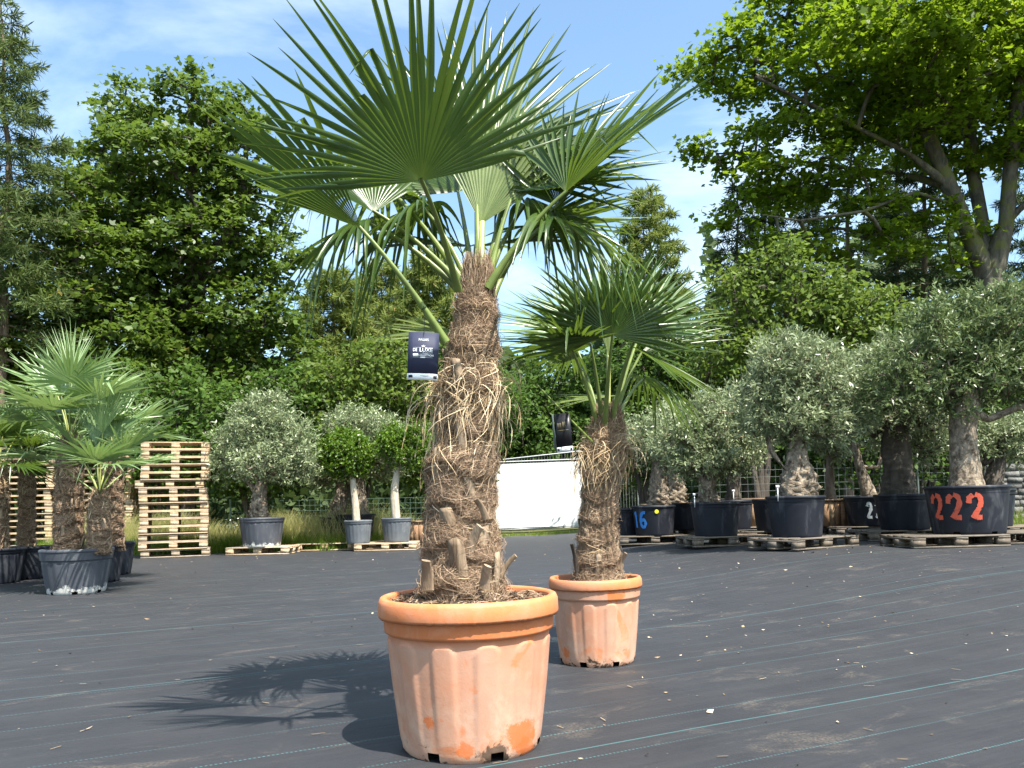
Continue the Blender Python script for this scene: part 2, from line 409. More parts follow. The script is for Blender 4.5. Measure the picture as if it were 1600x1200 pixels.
MT['greypot'] = blackpot('grey_pot', (.085, .095, .105), (.13, .145, .16), (.33, .34, .35), .5)
MT['darkgreypot'] = blackpot('dark_grey_pot', (.05, .056, .066), (.085, .09, .105), (.30, .31, .31), .5, True)

def woodmat(name, a, bcol, grey):
    m, nt, b, out = newmat(name); co = objco(nt)
    oi = nd(nt, 'ObjectInfo').outputs['Random']
    n1 = noise(nt, mapping(nt, co, (2, 14, 14)), 6, 6, .6, .5); n2 = noise(nt, co, 9, 3)
    col = mixc(nt, rmp(nt, n1, .3, .7), a, bcol)
    col = mixc(nt, mth(nt, 'MULTIPLY', oi, .6), col, grey)
    col = mixc(nt, mth(nt, 'MULTIPLY', rmp(nt, n2, .5, .75), .45), col, tuple(x * .45 for x in a))
    setin(nt, b.inputs['Base Color'], col); b.inputs['Roughness'].default_value = .85; b.inputs['Specular IOR Level'].default_value = .2
    setin(nt, b.inputs['Normal'], bump(nt, n1, .4, .004)); return m
MT['pallet'] = woodmat('pallet_wood', (.46, .32, .18), (.64, .47, .29), (.42, .34, .26))
MT['greypallet'] = woodmat('greyed_pallet_wood', (.30, .22, .14), (.48, .37, .25), (.27, .235, .20))
MT['oldpallet'] = woodmat('weathered_pallet_wood', (.12, .095, .07), (.23, .185, .135), (.13, .12, .11))
MT['planter'] = woodmat('planter_wood', (.22, .12, .065), (.36, .21, .12), (.27, .22, .15))

# ------------------------------------------------------------------ ground
def fabricmat():
    m, nt, b, out = newmat('woven_ground_fabric'); co = objco(nt)
    v = mapping(nt, co, (1, 1, 1), (0, 0, 0), (0, 0, rad(-26.5)))
    s = nd(nt, 'SeparateXYZ', {0: v}); u, w = s.outputs[0], s.outputs[1]
    wob = mth(nt, 'MULTIPLY', mth(nt, 'SUBTRACT', noise(nt, mapping(nt, v, (.5, .5, 1)), 1.2, 2), .5), .05)
    w2 = mth(nt, 'ADD', w, wob)
    def line(spacing, off, half):
        f = mth(nt, 'FRACT', mth(nt, 'DIVIDE', mth(nt, 'ADD', w2, off + 100 * spacing), spacing))
        d = mth(nt, 'MULTIPLY', mth(nt, 'ABSOLUTE', mth(nt, 'SUBTRACT', f, .5)), spacing)
        return mth(nt, 'SUBTRACT', 1.0, rmp(nt, mth(nt, 'DIVIDE', d, half * 2), .45, .55))
    dash = rmp(nt, mth(nt, 'FRACT', mth(nt, 'DIVIDE', mth(nt, 'ADD', u, 100), .016)), .42, .5)
    keep = rmp(nt, noise(nt, mapping(nt, v, (.25, 2.2, 1)), 1.4, 2), .36, .60)
    l1 = mth(nt, 'MULTIPLY', mth(nt, 'MULTIPLY', line(.30, .12, .0042), dash), keep)
    l2 = mth(nt, 'MULTIPLY', line(2.05, .55, .0045), .8)
    base = noise(nt, co, 2.2, 6, .62); fine = noise(nt, mapping(nt, v, (1, 6, 1)), 55, 4, .7)
    str_ = noise(nt, mapping(nt, v, (.22, 3.2, 1)), 3, 5, .65)
    col = mixc(nt, rmp(nt, base, .3, .7), (.022, .023, .027), (.032, .033, .037))
    col = mixc(nt, mth(nt, 'MULTIPLY', rmp(nt, fine, .45, .8), .35), col, (.054, .054, .056))
    col = mixc(nt, mth(nt, 'MULTIPLY', rmp(nt, str_, .45, .8), .5), col, (.046, .045, .045))
    dust = noise(nt, mapping(nt, v, (.8, 1.6, 1), (3, 8, 0)), 2.4, 8, .72, .6)
    grain = noise(nt, co, 90, 3, .7)
    df = mth(nt, 'MULTIPLY', rmp(nt, dust, .56, .76), rmp(nt, grain, .40, .66))
    col = mixc(nt, mth(nt, 'MULTIPLY', df, .7), col, (.26, .205, .15))
    col = mixc(nt, mth(nt, 'MULTIPLY', l1, .32), col, (.12, .33, .34))
    col = mixc(nt, mth(nt, 'MULTIPLY', l2, .32), col, (.12, .34, .34))
    setin(nt, b.inputs['Base Color'], col); b.inputs['Roughness'].default_value = .62; b.inputs['Specular IOR Level'].default_value = .32
    wr = noise(nt, mapping(nt, v, (.35, 2.2, 1)), 2.0, 4, .6)
    h = mth(nt, 'ADD', mth(nt, 'MULTIPLY', wr, 1.0), mth(nt, 'MULTIPLY', fine, .06))
    setin(nt, b.inputs['Normal'], bump(nt, h, .55, .03)); return m
def earthmat():
    m, nt, b, out = newmat('earth_and_grass'); co = objco(nt)
    n1 = noise(nt, co, .7, 6, .65); n2 = noise(nt, co, 9, 5, .7)
    col = ramp(nt, n1, [(.3, (.045, .06, .018)), (.5, (.10, .105, .035)), (.7, (.19, .155, .075))])
    col = mixc(nt, mth(nt, 'MULTIPLY', rmp(nt, n2, .45, .7), .5), col, (.06, .075, .02))
    setin(nt, b.inputs['Base Color'], col); b.inputs['Roughness'].default_value = 1.0
    setin(nt, b.inputs['Normal'], bump(nt, n2, .8, .05)); return m

def grid_sheet(xs, yfun, nv, lift):
    g = Geo(); nx = len(xs); t = np.linspace(0, 1, nv)
    X = np.repeat(np.asarray(xs)[:, None], nv, 1); Y = np.stack([yfun(x, t) for x in xs])
    V = np.stack([X, Y, gz(X, Y) + lift], -1).reshape(-1, 3)
    i = (np.arange(nx - 1) * nv)[:, None]; j = np.arange(nv - 1)[None]
    g.add(V, np.stack([i + j, i + nv + j, i + nv + j + 1, i + j + 1], -1).reshape(-1, 4)); return g
xs = np.concatenate((np.linspace(-400, -14, 20), np.linspace(-13, 14, 55), np.linspace(16, 400, 20)))
gy = lambda x, t: np.where(t < .5, -40 + (t / .5) * 70, 30 + ((t - .5) / .5) ** 2 * 700)
solo('ground', grid_sheet(xs, gy, 160, -.006), earthmat(), 'rough grass and bare earth beyond the dark fabric', 'ground', 'structure', smooth=True)
def fabric_edge(x):
    return 16.6 + 4.6 * float(sstep(-3.3, -1.2, x)) + .10 * math.sin(x * 2.1) + .06 * math.sin(x * 5.3)
fy = lambda x, t: -6 + t * (fabric_edge(x) + 6)
solo('ground_fabric', grid_sheet(np.linspace(-14, 15, 117), fy, 130, .0), fabricmat(), 'dark grey woven ground fabric with thin teal stitch lines', 'ground', 'structure', smooth=True)

# ------------------------------------------------------------------ trees
def ell(blobs, Y, depth=1.0):
    out = []
    for b in blobs:
        px, py, rx, ry = b[:4]; y = Y + (b[4] if len(b) > 4 else 0)
        k = y / F
        out.append((W(px, py, y), np.array([rx * k, max(rx, ry) * k * depth, ry * k])))
    return out
def sample(ells, n, rng, mind, shell=2.4):
    vol = np.array([np.prod(r) ** .75 for _, r in ells]); vol /= vol.sum()
    P, O = [], []
    tries = 0
    while len(P) < n and tries < n * 40:
        tries += 1
        c, r = ells[rng.choice(len(ells), p=vol)]
        d = norm(rng.normal(size=3)); p = c + d * r * rng.uniform() ** (1 / shell)
        if P and np.min(np.sum((np.array(P) - p) ** 2, 1)) < mind * mind: continue
        P.append(p); O.append(norm(d * r))
    return np.array(P), np.array(O)

def skeleton(chains, targets, r0_, rtip, ex, rng, step=.5, arch=.10, wob=.05, thick=None):
    """grow branches from the trunk chains to every target; returns list of (points, radii)"""
    pos, par, ch = [], [], []
    for ci, c in enumerate(chains):
        c = [np.asarray(p, float) for p in c]
        idx = []
        if ci == 0: prev = -1
        else:
            prev = int(np.argmin(np.sum((np.array(pos) - c[0]) ** 2, 1))); idx.append(prev); c = c[1:] if np.linalg.norm(pos[prev] - c[0]) < .4 else c
        for p in c:
            pos.append(p); par.append(prev); prev = len(pos) - 1; idx.append(prev)
        ch.append(idx)
    ntr = len(pos)
    base = pos[0]
    order = np.argsort([np.min(np.sum((np.array(pos) - t) ** 2, 1)) for t in targets])
    tip = np.zeros(len(targets), int)
    for k in order:
        t = targets[k]; A = np.array(pos); d = np.linalg.norm(A - t, axis=1)
        cost = d * (1 + .9 * np.clip((A[:, 2] - t[2]) / (d + .1), 0, 1)) + .15 * np.linalg.norm(A - base, axis=1) * 0
        cost[0] += 2.0
        j = int(np.argmin(cost)); L = d[j]; n = max(2, int(L / step) + 1)
        idx = [j]; prev = j
        for q in range(1, n + 1):
            s = q / n
            p = pos[j] * (1 - s) + t * s + np.array([0, 0, 1]) * math.sin(PI * s) * L * arch
            if q < n: p = p + rng.normal(size=3) * wob * L * .5
            pos.append(p); par.append(prev); prev = len(pos) - 1; idx.append(prev)
        ch.append(idx); tip[k] = prev
    w = np.zeros(len(pos))
    for k in tip:
        j = k
        while j >= 0: w[j] += 1; j = par[j]
    w = np.maximum(w, 1)
    R = np.maximum(rtip, r0_ * (w / w[0]) ** (1 / ex))
    pos = np.array(pos)
    return [(pos[i], np.concatenate(([min(R[i[0]], R[i[1]] * 1.15)], R[i[1:]])) if q >= len(chains) else R[i]) for q, i in enumerate(ch)]

def broadleaf(name, label, base, chains, ells, n, crad, ntwig, lpt, lsize, tpl, lmat, bmat, r0_, seed, cat='tree', group=None,
              flat=.6, upw=1.2, mind=.5, rtip=.012, ex=2.3, sides=7, spread=.22, shell=2.4, droop=.4, lump=0.0, twigs=True, limb=()):
    rng = np.random.default_rng(seed)
    T, O = sample(ells, n, rng, mind, shell)
    t = thing(name, label, cat, base, group)
    sk = skeleton(chains, T, r0_, rtip, ex, rng)
    g1 = Geo(); g2 = Geo()
    for q, (P, R) in enumerate(sk):
        if q < len(limb): R = R * limb[q]
        if q < len(chains): tube(g1, P, R, max(sides, 9), lump=lump, seed=seed + q)
        else: tube(g2, P, R, 5 if R.max() > .03 else 4)
    nt_ = len(T) * ntwig
    Cc = np.repeat(T, ntwig, 0); Oo = np.repeat(O, ntwig, 0)
    D = norm(Oo * .55 + rng.normal(size=(nt_, 3)) * .75 + np.array([0, 0, .15])); D[:, 2] *= flat
    tips = Cc + D * crad * rng.uniform(.45, 1.0, (nt_, 1))
    if twigs:
        P = np.stack([Cc, (Cc + tips) / 2 + rng.normal(size=(nt_, 3)) * .03 * crad, tips], 1)
        Wd = np.broadcast_to(np.array([1.0, .7, .3]) * rtip * .55, (nt_, 3)).copy()
        ribbons(g2, P, Wd)
    nl = nt_ * lpt
    s = rng.uniform(.35, 1.08, (nl, 1))
    Cl = np.repeat(Cc, lpt, 0) * (1 - s) + np.repeat(tips, lpt, 0) * s + rng.normal(size=(nl, 3)) * crad * spread * np.array([1, 1, flat])
    ax = norm(np.repeat(norm(tips - Cc), lpt, 0) + rng.normal(size=(nl, 3)) * .7 + np.array([0, 0, -droop]))
    nr = norm(rng.normal(size=(nl, 3)) * .75 + np.array([0, 0, upw]) + np.repeat(Oo, lpt, 0) * .35)
    crnd = np.repeat(rng.uniform(0, 1, len(T)), ntwig * lpt)
    g = Geo(); leaves(g, Cl, ax, nr, lsize * rng.uniform(.65, 1.2, nl), tpl, np.clip(.3 * crnd + .7 * rng.uniform(0, 1, nl), 0, 1))
    part('trunk', g1, bmat, t, True)
    if g2.n: part('branches', g2, bmat, t, True)
    part('crown', g, lmat, t)
    return t

def line3(pts, Y): return [W(p[0], p[1], Y + (p[2] if len(p) > 2 else 0)) for p in pts]
def gpt(px, Y): return at(px, Y)

# --- big maple on the right
Ym = 22.0
bm = gpt(1545, Ym)
ch = [[bm - [0, 0, .3], bm + [0, 0, .9]] + line3([(1546, 500), (1545, 440)], Ym),
      line3([(1545, 440), (1512, 360, -.1), (1482, 290, -.3), (1450, 210, -.5), (1420, 110, -.6), (1400, 0, -.7), (1390, -90, -.7)], Ym),
      line3([(1545, 440), (1535, 350, .3), (1520, 270, .5), (1510, 150, .8), (1515, 20, 1.0), (1525, -120, 1.2)], Ym),
      line3([(1548, 440), (1572, 350, -.2), (1580, 250, -.3), (1592, 120, -.5), (1620, -40, -.6)], Ym),
      line3([(1482, 290, -.3), (1420, 240, -.6), (1340, 200, -.9), (1260, 160, -1.0), (1180, 120, -1.1)], Ym),
      line3([(1490, 320, -.2), (1430, 300, -.9), (1350, 330, -1.4), (1250, 345, -1.6), (1190, 335, -1.6)], Ym),
      line3([(1450, 210, -.5), (1380, 120, .2), (1300, 60, .6), (1230, 30, .8)], Ym),
      line3([(1482, 290, -.3), (1400, 270, .6), (1300, 260, 1.0), (1180, 240, 1.0), (1120, 240, .8)], Ym)]
bl = [(1330, 50, 150, 75), (1190, 95, 90, 50), (1085, 95, 30, 22), (1115, 145, 45, 22), (1500, 70, 150, 110), (1130, 235, 62, 34), (1265, 180, 120, 60),
      (1420, 190, 130, 80), (1570, 200, 110, 100), (1255, 290, 130, 38), (1380, 340, 110, 34), (1180, 335, 70, 30), (1470, 375, 60, 30), (1300, 390, 90, 18), (1175, 385, 60, 18), (1420, 410, 70, 22), (1700, 100, 170, 200),
      (1420, -90, 220, 110), (1620, -180, 220, 130), (1240, -25, 90, 50), (1700, 330, 110, 60), (1400, 100, 120, 80, 2.2), (1500, 150, 150, 80, 2.5), (1380, 60, 120, 70, -2.5), (1520, 40, 140, 90, -2.6)]
broadleaf('maple_tree', 'tall maple with bright yellow-green leaves and a forked grey trunk behind the potted olives', bm, ch, ell(bl, Ym, .9), 640, .86, 9, 13, .185,
          'maple', MT['maple_r'], MT['bark'], .43, 3, flat=.45, upw=1.5, mind=.50, ex=2.1, rtip=.014, droop=.35, limb=(1, .72, .8, .85, .5, .5, .55, .5))
# --- maples on the left
Yl = 23.0; bL = gpt(285, Yl)
ch = [[bL, bL + [0, 0, 1.5]] + line3([(288, 600), (284, 520), (300, 440), (305, 340), (300, 240), (297, 160)], Yl),
      line3([(284, 520), (240, 450), (215, 360), (205, 260), (198, 180)], Yl),
      line3([(300, 440), (350, 380), (380, 300), (385, 230)], Yl)]
bl = [(197, 185, 42, 50), (245, 175, 30, 40), (298, 150, 26, 38), (345, 190, 50, 45), (400, 240, 38, 45), (150, 255, 42, 36), (260, 270, 110, 60), (390, 310, 55, 50),
      (180, 350, 80, 50), (300, 390, 110, 60), (425, 410, 48, 48), (230, 480, 90, 50), (380, 500, 90, 50), (450, 560, 32, 45), (300, 580, 100, 40), (400, 610, 80, 35)]
broadleaf('maple_tree', 'broad dark green maple rising behind the tall pallet stack', bL, ch, ell(bl, Yl), 330, .78, 10, 10, .185, 'maple', MT['maple_l'], MT['bark_d'], .34, 5,
          flat=.5, upw=1.3, mind=.62, rtip=.016)
Yk = 21.0; bK = gpt(120, Yk)
ch = [[bK, bK + [0, 0, 2]] + line3([(125, 560), (115, 460), (120, 380), (118, 310)], Yk)]
bl = [(118, 310, 45, 38), (70, 370, 60, 45), (150, 400, 60, 45), (90, 470, 90, 50), (180, 520, 60, 50), (60, 560, 80, 45), (150, 590, 90, 40)]
broadleaf('maple_tree', 'lower maple standing between the larch and the broad dark maple', bK, ch, ell(bl, Yk), 170, .75, 10, 10, .17, 'maple', MT['maple_l'], MT['bark_d'], .22, 6,
          flat=.5, upw=1.3, mind=.55, rtip=.015)

# --- conifers
def conifer(name, label, px, Y, ytop, hw, ybot, seed, lmat, nb=70, needle=.20, droop=.35, dens=1.0, bare=0.0, lean=0.0, r0_=None, group=None, bmat=None, cexp=.75):
    rng = np.random.default_rng(seed)
    b = gpt(px, Y); top = W(px + lean, ytop, Y); zb = W(px, ybot, Y)[2]; H = top[2] - b[2]; wid = hw * Y / F
    t = thing(name, label, 'tree', b, group)
    n = 12; s = np.linspace(0, 1, n)[:, None]
    P = b * (1 - s) + top * s + np.concatenate([rng.normal(size=(n, 2)) * .06, np.zeros((n, 1))], 1)
    r0_ = r0_ or H * .013
    g1 = Geo(); tube(g1, P, np.linspace(r0_, .02, n), 8); part('trunk', g1, bmat or MT['bark_p'], t, True)
    g2 = Geo(); gl = Geo(); Cl, ax, nr = [], [], []
    for i in range(nb):
        f = (i + rng.uniform()) / nb                      # 0 = lowest whorl, 1 = top
        z = zb + (top[2] - zb) * f; ft = (z - b[2]) / H
        c = np.array([np.interp(ft, s[:, 0], P[:, 0]), np.interp(ft, s[:, 0], P[:, 1]), z])
        az = i * 2.39996 + rng.normal() * .35; L = wid * ((1 - f) ** cexp + .06) * rng.uniform(.65, 1.15)
        d = np.array([math.cos(az), math.sin(az), 0]); k = 7; q = np.linspace(0, 1, k)[:, None]
        zc = (.25 * f - droop * q * .9 + droop * .75 * q ** 2.6) * L
        Pb = c + d * L * q + np.array([0, 0, 1]) * zc + rng.normal(size=(k, 3)) * .02 * L * (q > 0)
        tube(g2, Pb, np.linspace(max(.012, L * .016), .006, k), 4)
        if rng.uniform() < bare * (1 - f) * 1.6: continue
        nt_ = int(max(8, L * 26 * dens))
        for _ in range(nt_):
            u = rng.uniform(.12, 1.0); j = u * (k - 1); j0 = min(int(j), k - 2); p = Pb[j0] + (Pb[j0 + 1] - Pb[j0]) * (j - j0)
            side = np.array([-d[1], d[0], 0]) * rng.choice([-1, 1])
            tw = norm(d * .7 + side * rng.uniform(.2, 1.1) + np.array([0, 0, rng.uniform(-.75, .25)])); tl = L * .30 * (1.15 - u) + .18
            m = 9; a = rng.uniform(0, 1, (m, 1))
            Cl.append(p + tw * tl * a); ax.append(norm(tw + rng.normal(size=(m, 3)) * .5)); nr.append(rng.normal(size=(m, 3)) + np.array([0, 0, .6]))
    Cl = np.concatenate(Cl); ax = np.concatenate(ax); nr = np.concatenate(nr)
    leaves(gl, Cl, ax, nr, needle * rng.uniform(.6, 1.25, len(Cl)), 'needle', rng.uniform(0, 1, len(Cl)))
    part('branches', g2, bmat or MT['bark_p'], t, True); part('crown', gl, lmat, t)
    return t
conifer('larch_tree', 'dark larch with drooping feathery boughs standing left of the maples', 4, 19.5, 8, 150, 560, 21, MT['larch_d'], 95, .21, .30, 1.25)
for k, (px, Y, yt, hw, yb, nb, lb) in enumerate([
        (520, 33, 425, 92, 660, 85, 'yellow-green larch next to the broad dark maple'),
        (597, 36, 412, 92, 660, 85, 'yellow-green larch standing middle of the row behind the round-clipped tree'),
        (668, 32, 392, 90, 640, 85, 'taller yellow-green larch behind the hanging navy label'),
        (1015, 38, 296, 75, 560, 75, 'slim pale larch peeking above the shorter terracotta-potted palm')]):
    conifer('larch_tree', lb, px, Y, yt, hw, yb, 30 + k, MT['larch'], nb, .32, .22, 1.1, group='larches behind the yard', cexp=.5)
for k, (px, Y, yt, hw, yb, bare, lb) in enumerate([
        (1150, 25, 290, 75, 560, .75, 'half-bare conifer with dead twigs at the left tip of the bright maple'),
        (1195, 27, 300, 85, 600, .35, 'grey-green conifer behind the sunlit hazel'),
        (1262, 29, 280, 90, 600, .35, 'slim conifer between the pale-trunked one and the hazel top'),
        (1326, 27, 180, 90, 620, .75, 'pale-trunked conifer seen below the long low maple bough'),
        (1400, 30, 200, 90, 560, .5, 'thin dark conifer second from the bright maple trunk'),
        (1445, 26, 150, 90, 560, .5, 'thin dark conifer right beside the bright maple trunk'),
        (1630, 28, 60, 120, 640, 0, 'dense dark spruce behind the bright maple trunk')]):
    conifer('conifer_tree', lb, px, Y, yt, hw, yb, 40 + k, MT['spruce'], 70, .24, .30, 1.1 if bare < .6 else .8, bare, group='conifers behind the bright maple')

# --- woodland mass far behind
def far_wood():
    rng = np.random.default_rng(77); g = Geo(); n = 30000
    px = rng.uniform(-500, 2100, n); Y = rng.uniform(37, 52, n)
    topy = 545 + 35 * np.sin(px / 61.0) + 25 * np.sin(px / 23.0 + 1) + 16 * np.sin(px / 9.0)
    topy = np.where(px > 1110, topy - 150, topy); topy = np.where(px < 480, topy - 30, topy)
    ztop = .87 + (785 - topy) / F * Y
    x = (px - 800) / F * Y; z = ztop * rng.uniform(0, 1, n) ** .8
    C = np.stack([x, Y, z], 1)
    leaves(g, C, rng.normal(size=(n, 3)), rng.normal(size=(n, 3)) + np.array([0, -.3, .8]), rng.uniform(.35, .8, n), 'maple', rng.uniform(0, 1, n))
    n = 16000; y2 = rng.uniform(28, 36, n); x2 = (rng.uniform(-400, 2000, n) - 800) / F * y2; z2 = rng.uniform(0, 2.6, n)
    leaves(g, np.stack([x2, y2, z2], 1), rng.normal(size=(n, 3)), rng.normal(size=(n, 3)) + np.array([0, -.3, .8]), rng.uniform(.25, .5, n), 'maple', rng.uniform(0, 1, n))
    for i in range(70):
        p = rng.uniform(-500, 2100); y = rng.uniform(38, 50); xx = (p - 800) / F * y
        # slim trunks inside the wood, same mass
        a = np.array([xx, y, 0.]); tube(g, [a, a + [rng.normal() * .2, 0, 4], a + [rng.normal() * .4, 0, 8]], [.14, .11, .05], 5, rnd=0.0)
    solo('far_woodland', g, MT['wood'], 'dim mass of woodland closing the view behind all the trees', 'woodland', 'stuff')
far_wood()

# --- shrubs behind the yard
def shrub(label, px, Y, blobs, n, mat, lsize, seed, mind=.35, crad=.5, nt=8, lp=8, group='leafy shrubs along the back edge', tpl='oval', flat=.7):
    b = gpt(px, Y); h = max(W(b_[0], b_[1], Y)[2] for b_ in blobs)
    ch = [[b, b + [0, 0, .3 * h], b + [.05, 0, .65 * h]], [b, b + [.35, .1, .5 * h]], [b, b + [-.35, -.1, .5 * h]]]
    return broadleaf('shrub', label, b, ch, ell(blobs, Y, .7), n, crad, nt, lp, lsize, tpl, mat, MT['bark_d'], .09, seed, 'shrub', group, flat=flat, upw=.9, mind=mind, rtip=.01, shell=2.2)
shrub('deep green shrub filling the shade behind the tall pallet stack', 250, 19.8, [(200, 640, 90, 70), (290, 650, 80, 75), (330, 700, 70, 60), (250, 720, 100, 50)], 150, MT['shrub'], .17, 101, crad=.55)
shrub('deep green shrub behind the left-hand potted palms', 60, 21.5, [(20, 640, 80, 70), (100, 650, 80, 70), (60, 720, 100, 60)], 120, MT['shrub'], .17, 102, crad=.55)
shrub('leafy shrub behind the silver olive on its own pallet', 400, 19.0, [(370, 660, 60, 60), (440, 640, 60, 60), (400, 720, 100, 45), (470, 700, 60, 50)], 150, MT['shrub'], .15, 103)
shrub('tall mixed green shrub behind the round-clipped tree', 560, 19.5, [(530, 610, 60, 50), (590, 590, 60, 55), (640, 620, 50, 50), (560, 690, 90, 55), (640, 700, 60, 50)], 190, MT['hazel'], .15, 104)
shrub('leafy shrub behind the tall palm trunk', 720, 20.5, [(700, 600, 60, 60), (750, 640, 70, 60), (700, 710, 70, 60)], 130, MT['shrub'], .15, 105)
shrub('dark shrub rising above the white banner', 850, 26.0, [(820, 640, 60, 50), (880, 610, 60, 60), (860, 690, 90, 45), (940, 640, 60, 60), (790, 690, 50, 50)], 190, MT['shrub'], .20, 106, crad=.65, mind=.45)
shrub('leafy shrub behind the pot painted with blue digits', 1010, 20.5, [(980, 590, 50, 60), (1040, 570, 60, 60), (1000, 680, 70, 70), (1070, 660, 60, 70)], 170, MT['shrub'], .15, 107)
shrub('tall sunlit hazel behind the bulbous-footed olive', 1190, 16.9, [(1150, 470, 50, 50), (1215, 425, 45, 45), (1270, 470, 60, 60), (1180, 560, 75, 60), (1290, 560, 60, 60), (1120, 550, 40, 60)], 250, MT['hazel'], .14, 108)
shrub('dark undergrowth behind the wooden planters', 1180, 17.6, [(1120, 690, 60, 60), (1190, 660, 60, 70), (1260, 690, 60, 60), (1150, 620, 50, 50)], 170, MT['shrub'], .14, 109)
shrub('sunlit hazel below the low bough of the bright maple', 1370, 16.9, [(1340, 500, 60, 50), (1400, 520, 60, 55), (1350, 600, 80, 60), (1430, 600, 60, 60)], 190, MT['hazel'], .14, 110)
shrub('dark undergrowth behind the pot painted with red digits', 1440, 16.8, [(1340, 700, 60, 50), (1410, 680, 60, 70), (1480, 680, 60, 70), (1560, 650, 50, 50)], 180, MT['shrub'], .13, 111)
shrub('dark bush under the maple beside the stone wall', 1610, 18.0, [(1560, 560, 60, 70), (1630, 540, 70, 80), (1600, 650, 70, 50)], 150, MT['shrub'], .15, 112)

# ------------------------------------------------------------------ grass
def grass():
    rng = np.random.default_rng(5)
    def blades(g, x, y, h, wd):
        n = len(x); z0 = gz(x, y); az = rng.uniform(0, 2 * PI, n); ln = rng.uniform(.05, .45, n) * h
        k = 4; s = np.linspace(0, 1, k)
        P = np.stack([x[:, None] + np.cos(az)[:, None] * ln[:, None] * s ** 2, y[:, None] + np.sin(az)[:, None] * ln[:, None] * s ** 2, z0[:, None] + h[:, None] * s * (1 - .12 * s)], -1)
        Wd = wd[:, None] * (1 - s * .9)
        ribbons(g, P, Wd, nrm=np.stack([np.cos(az + 1.3), np.sin(az + 1.3), np.zeros(n)], 1)[:, None], rnd=rng.uniform(0, 1, n))
    def edge(x): return np.array([fabric_edge(v) for v in x])
    gg = Geo(); n = 14000; x = rng.uniform(-10, -1.0, n); y = edge(x) + rng.exponential(.5, n) + .03
    blades(gg, x, y, rng.uniform(.10, .45, n), rng.uniform(.005, .011, n))
    n = 1800; x = rng.uniform(-1.5, 3, n); y = edge(x) + rng.uniform(.02, .8, n); blades(gg, x, y, rng.uniform(.03, .12, n), rng.uniform(.004, .008, n))
    n = 2500; x = rng.uniform(7.2, 11, n); y = rng.uniform(12.3, 16.5, n); blades(gg, x, y, rng.uniform(.15, .45, n), rng.uniform(.006, .012, n))
    solo('green_grass', gg, MT['grass'], 'short green grass along the edge of the dark fabric', 'grass', 'stuff')
    gd = Geo(); n = 15000; x = rng.uniform(-9.5, -1.4, n); y = edge(x) + .25 + rng.uniform(0, 1.6, n)
    h = rng.uniform(.5, 1.2, n) * (.78 + .22 * np.sin(x * 2.3) * np.sin(x * .9 + 1)); blades(gd, x, y, np.maximum(h, .2), rng.uniform(.004, .009, n))
    n = 1500; x = rng.uniform(7.2, 11, n); y = rng.uniform(13, 16.5, n); blades(gd, x, y, rng.uniform(.15, .5, n), rng.uniform(.004, .009, n))
    solo('dry_grass', gd, MT['drygrass'], 'tall straw-coloured grass behind the olive and pallets', 'grass', 'stuff')
    gw = Geo(); rng2 = np.random.default_rng(8)
    C = np.array([[XatY(rng2.uniform(350, 392), 17.2), 17.2 + rng2.uniform(-.3, .3), rng2.uniform(.45, .72)] for _ in range(14)])
    leaves(gw, C, rng2.normal(size=(14, 3)), np.tile([0.1, -.5, 1.0], (14, 1)), .05, 'oval', rng2.uniform(0, 1, 14))
    solo('wild_flowers', gw, plain('white_petals', (.75, .75, .7)), 'white wild flowers in the grass beside the silver olive', 'flowers', 'stuff')
grass()

# ------------------------------------------------------------------ litter on the fabric
def litter():
    rng = np.random.default_rng(19); g = Geo(); n = 750
    Y = 2.2 + 14 * rng.uniform(0, 1, n) ** .8; px = rng.uniform(-100, 1700, n)
    px = np.where(rng.uniform(0, 1, n) < .35, rng.uniform(950, 1700, n), px)
    x = (px - 800) / F * Y; z = gz(x, Y) + .006
    leaves(g, np.stack([x, Y, z], 1), rng.normal(size=(n, 3)) * [1, 1, .1], np.array([0, 0, 1]) + rng.normal(size=(n, 3)) * .25,
           rng.uniform(.006, .022, n) * np.where(rng.uniform(0, 1, n) < .07, 2.2, 1) * (.75 + Y / 14), 'oval', rng.uniform(0, 1, n))
    # dry twigs and fibres
    n = 150; Y = 2.2 + 7 * rng.uniform(0, 1, n); x = (rng.uniform(-50, 1650, n) - 800) / F * Y; a = rng.uniform(0, PI, n); L = rng.uniform(.015, .06, n)
    P = np.stack([np.stack([x + np.cos(a) * L * (s - .5), Y + np.sin(a) * L * (s - .5), gz(x, Y) + .006 + 0 * x], 1) for s in (0, .5, 1)], 1)
    ribbons(g, P, np.full((n, 3), .0016), nrm=np.tile([0, 0, 1.0], (n, 1, 1)), rnd=rng.uniform(.2, 1, n))
    m = fibremat('leaf_litter_mat', (.10, .06, .035), (.36, .26, .15), (.54, .45, .33))
    solo('leaf_litter', g, m, 'dry leaf scraps and twigs scattered over the dark fabric', 'leaf litter', 'stuff')
litter()

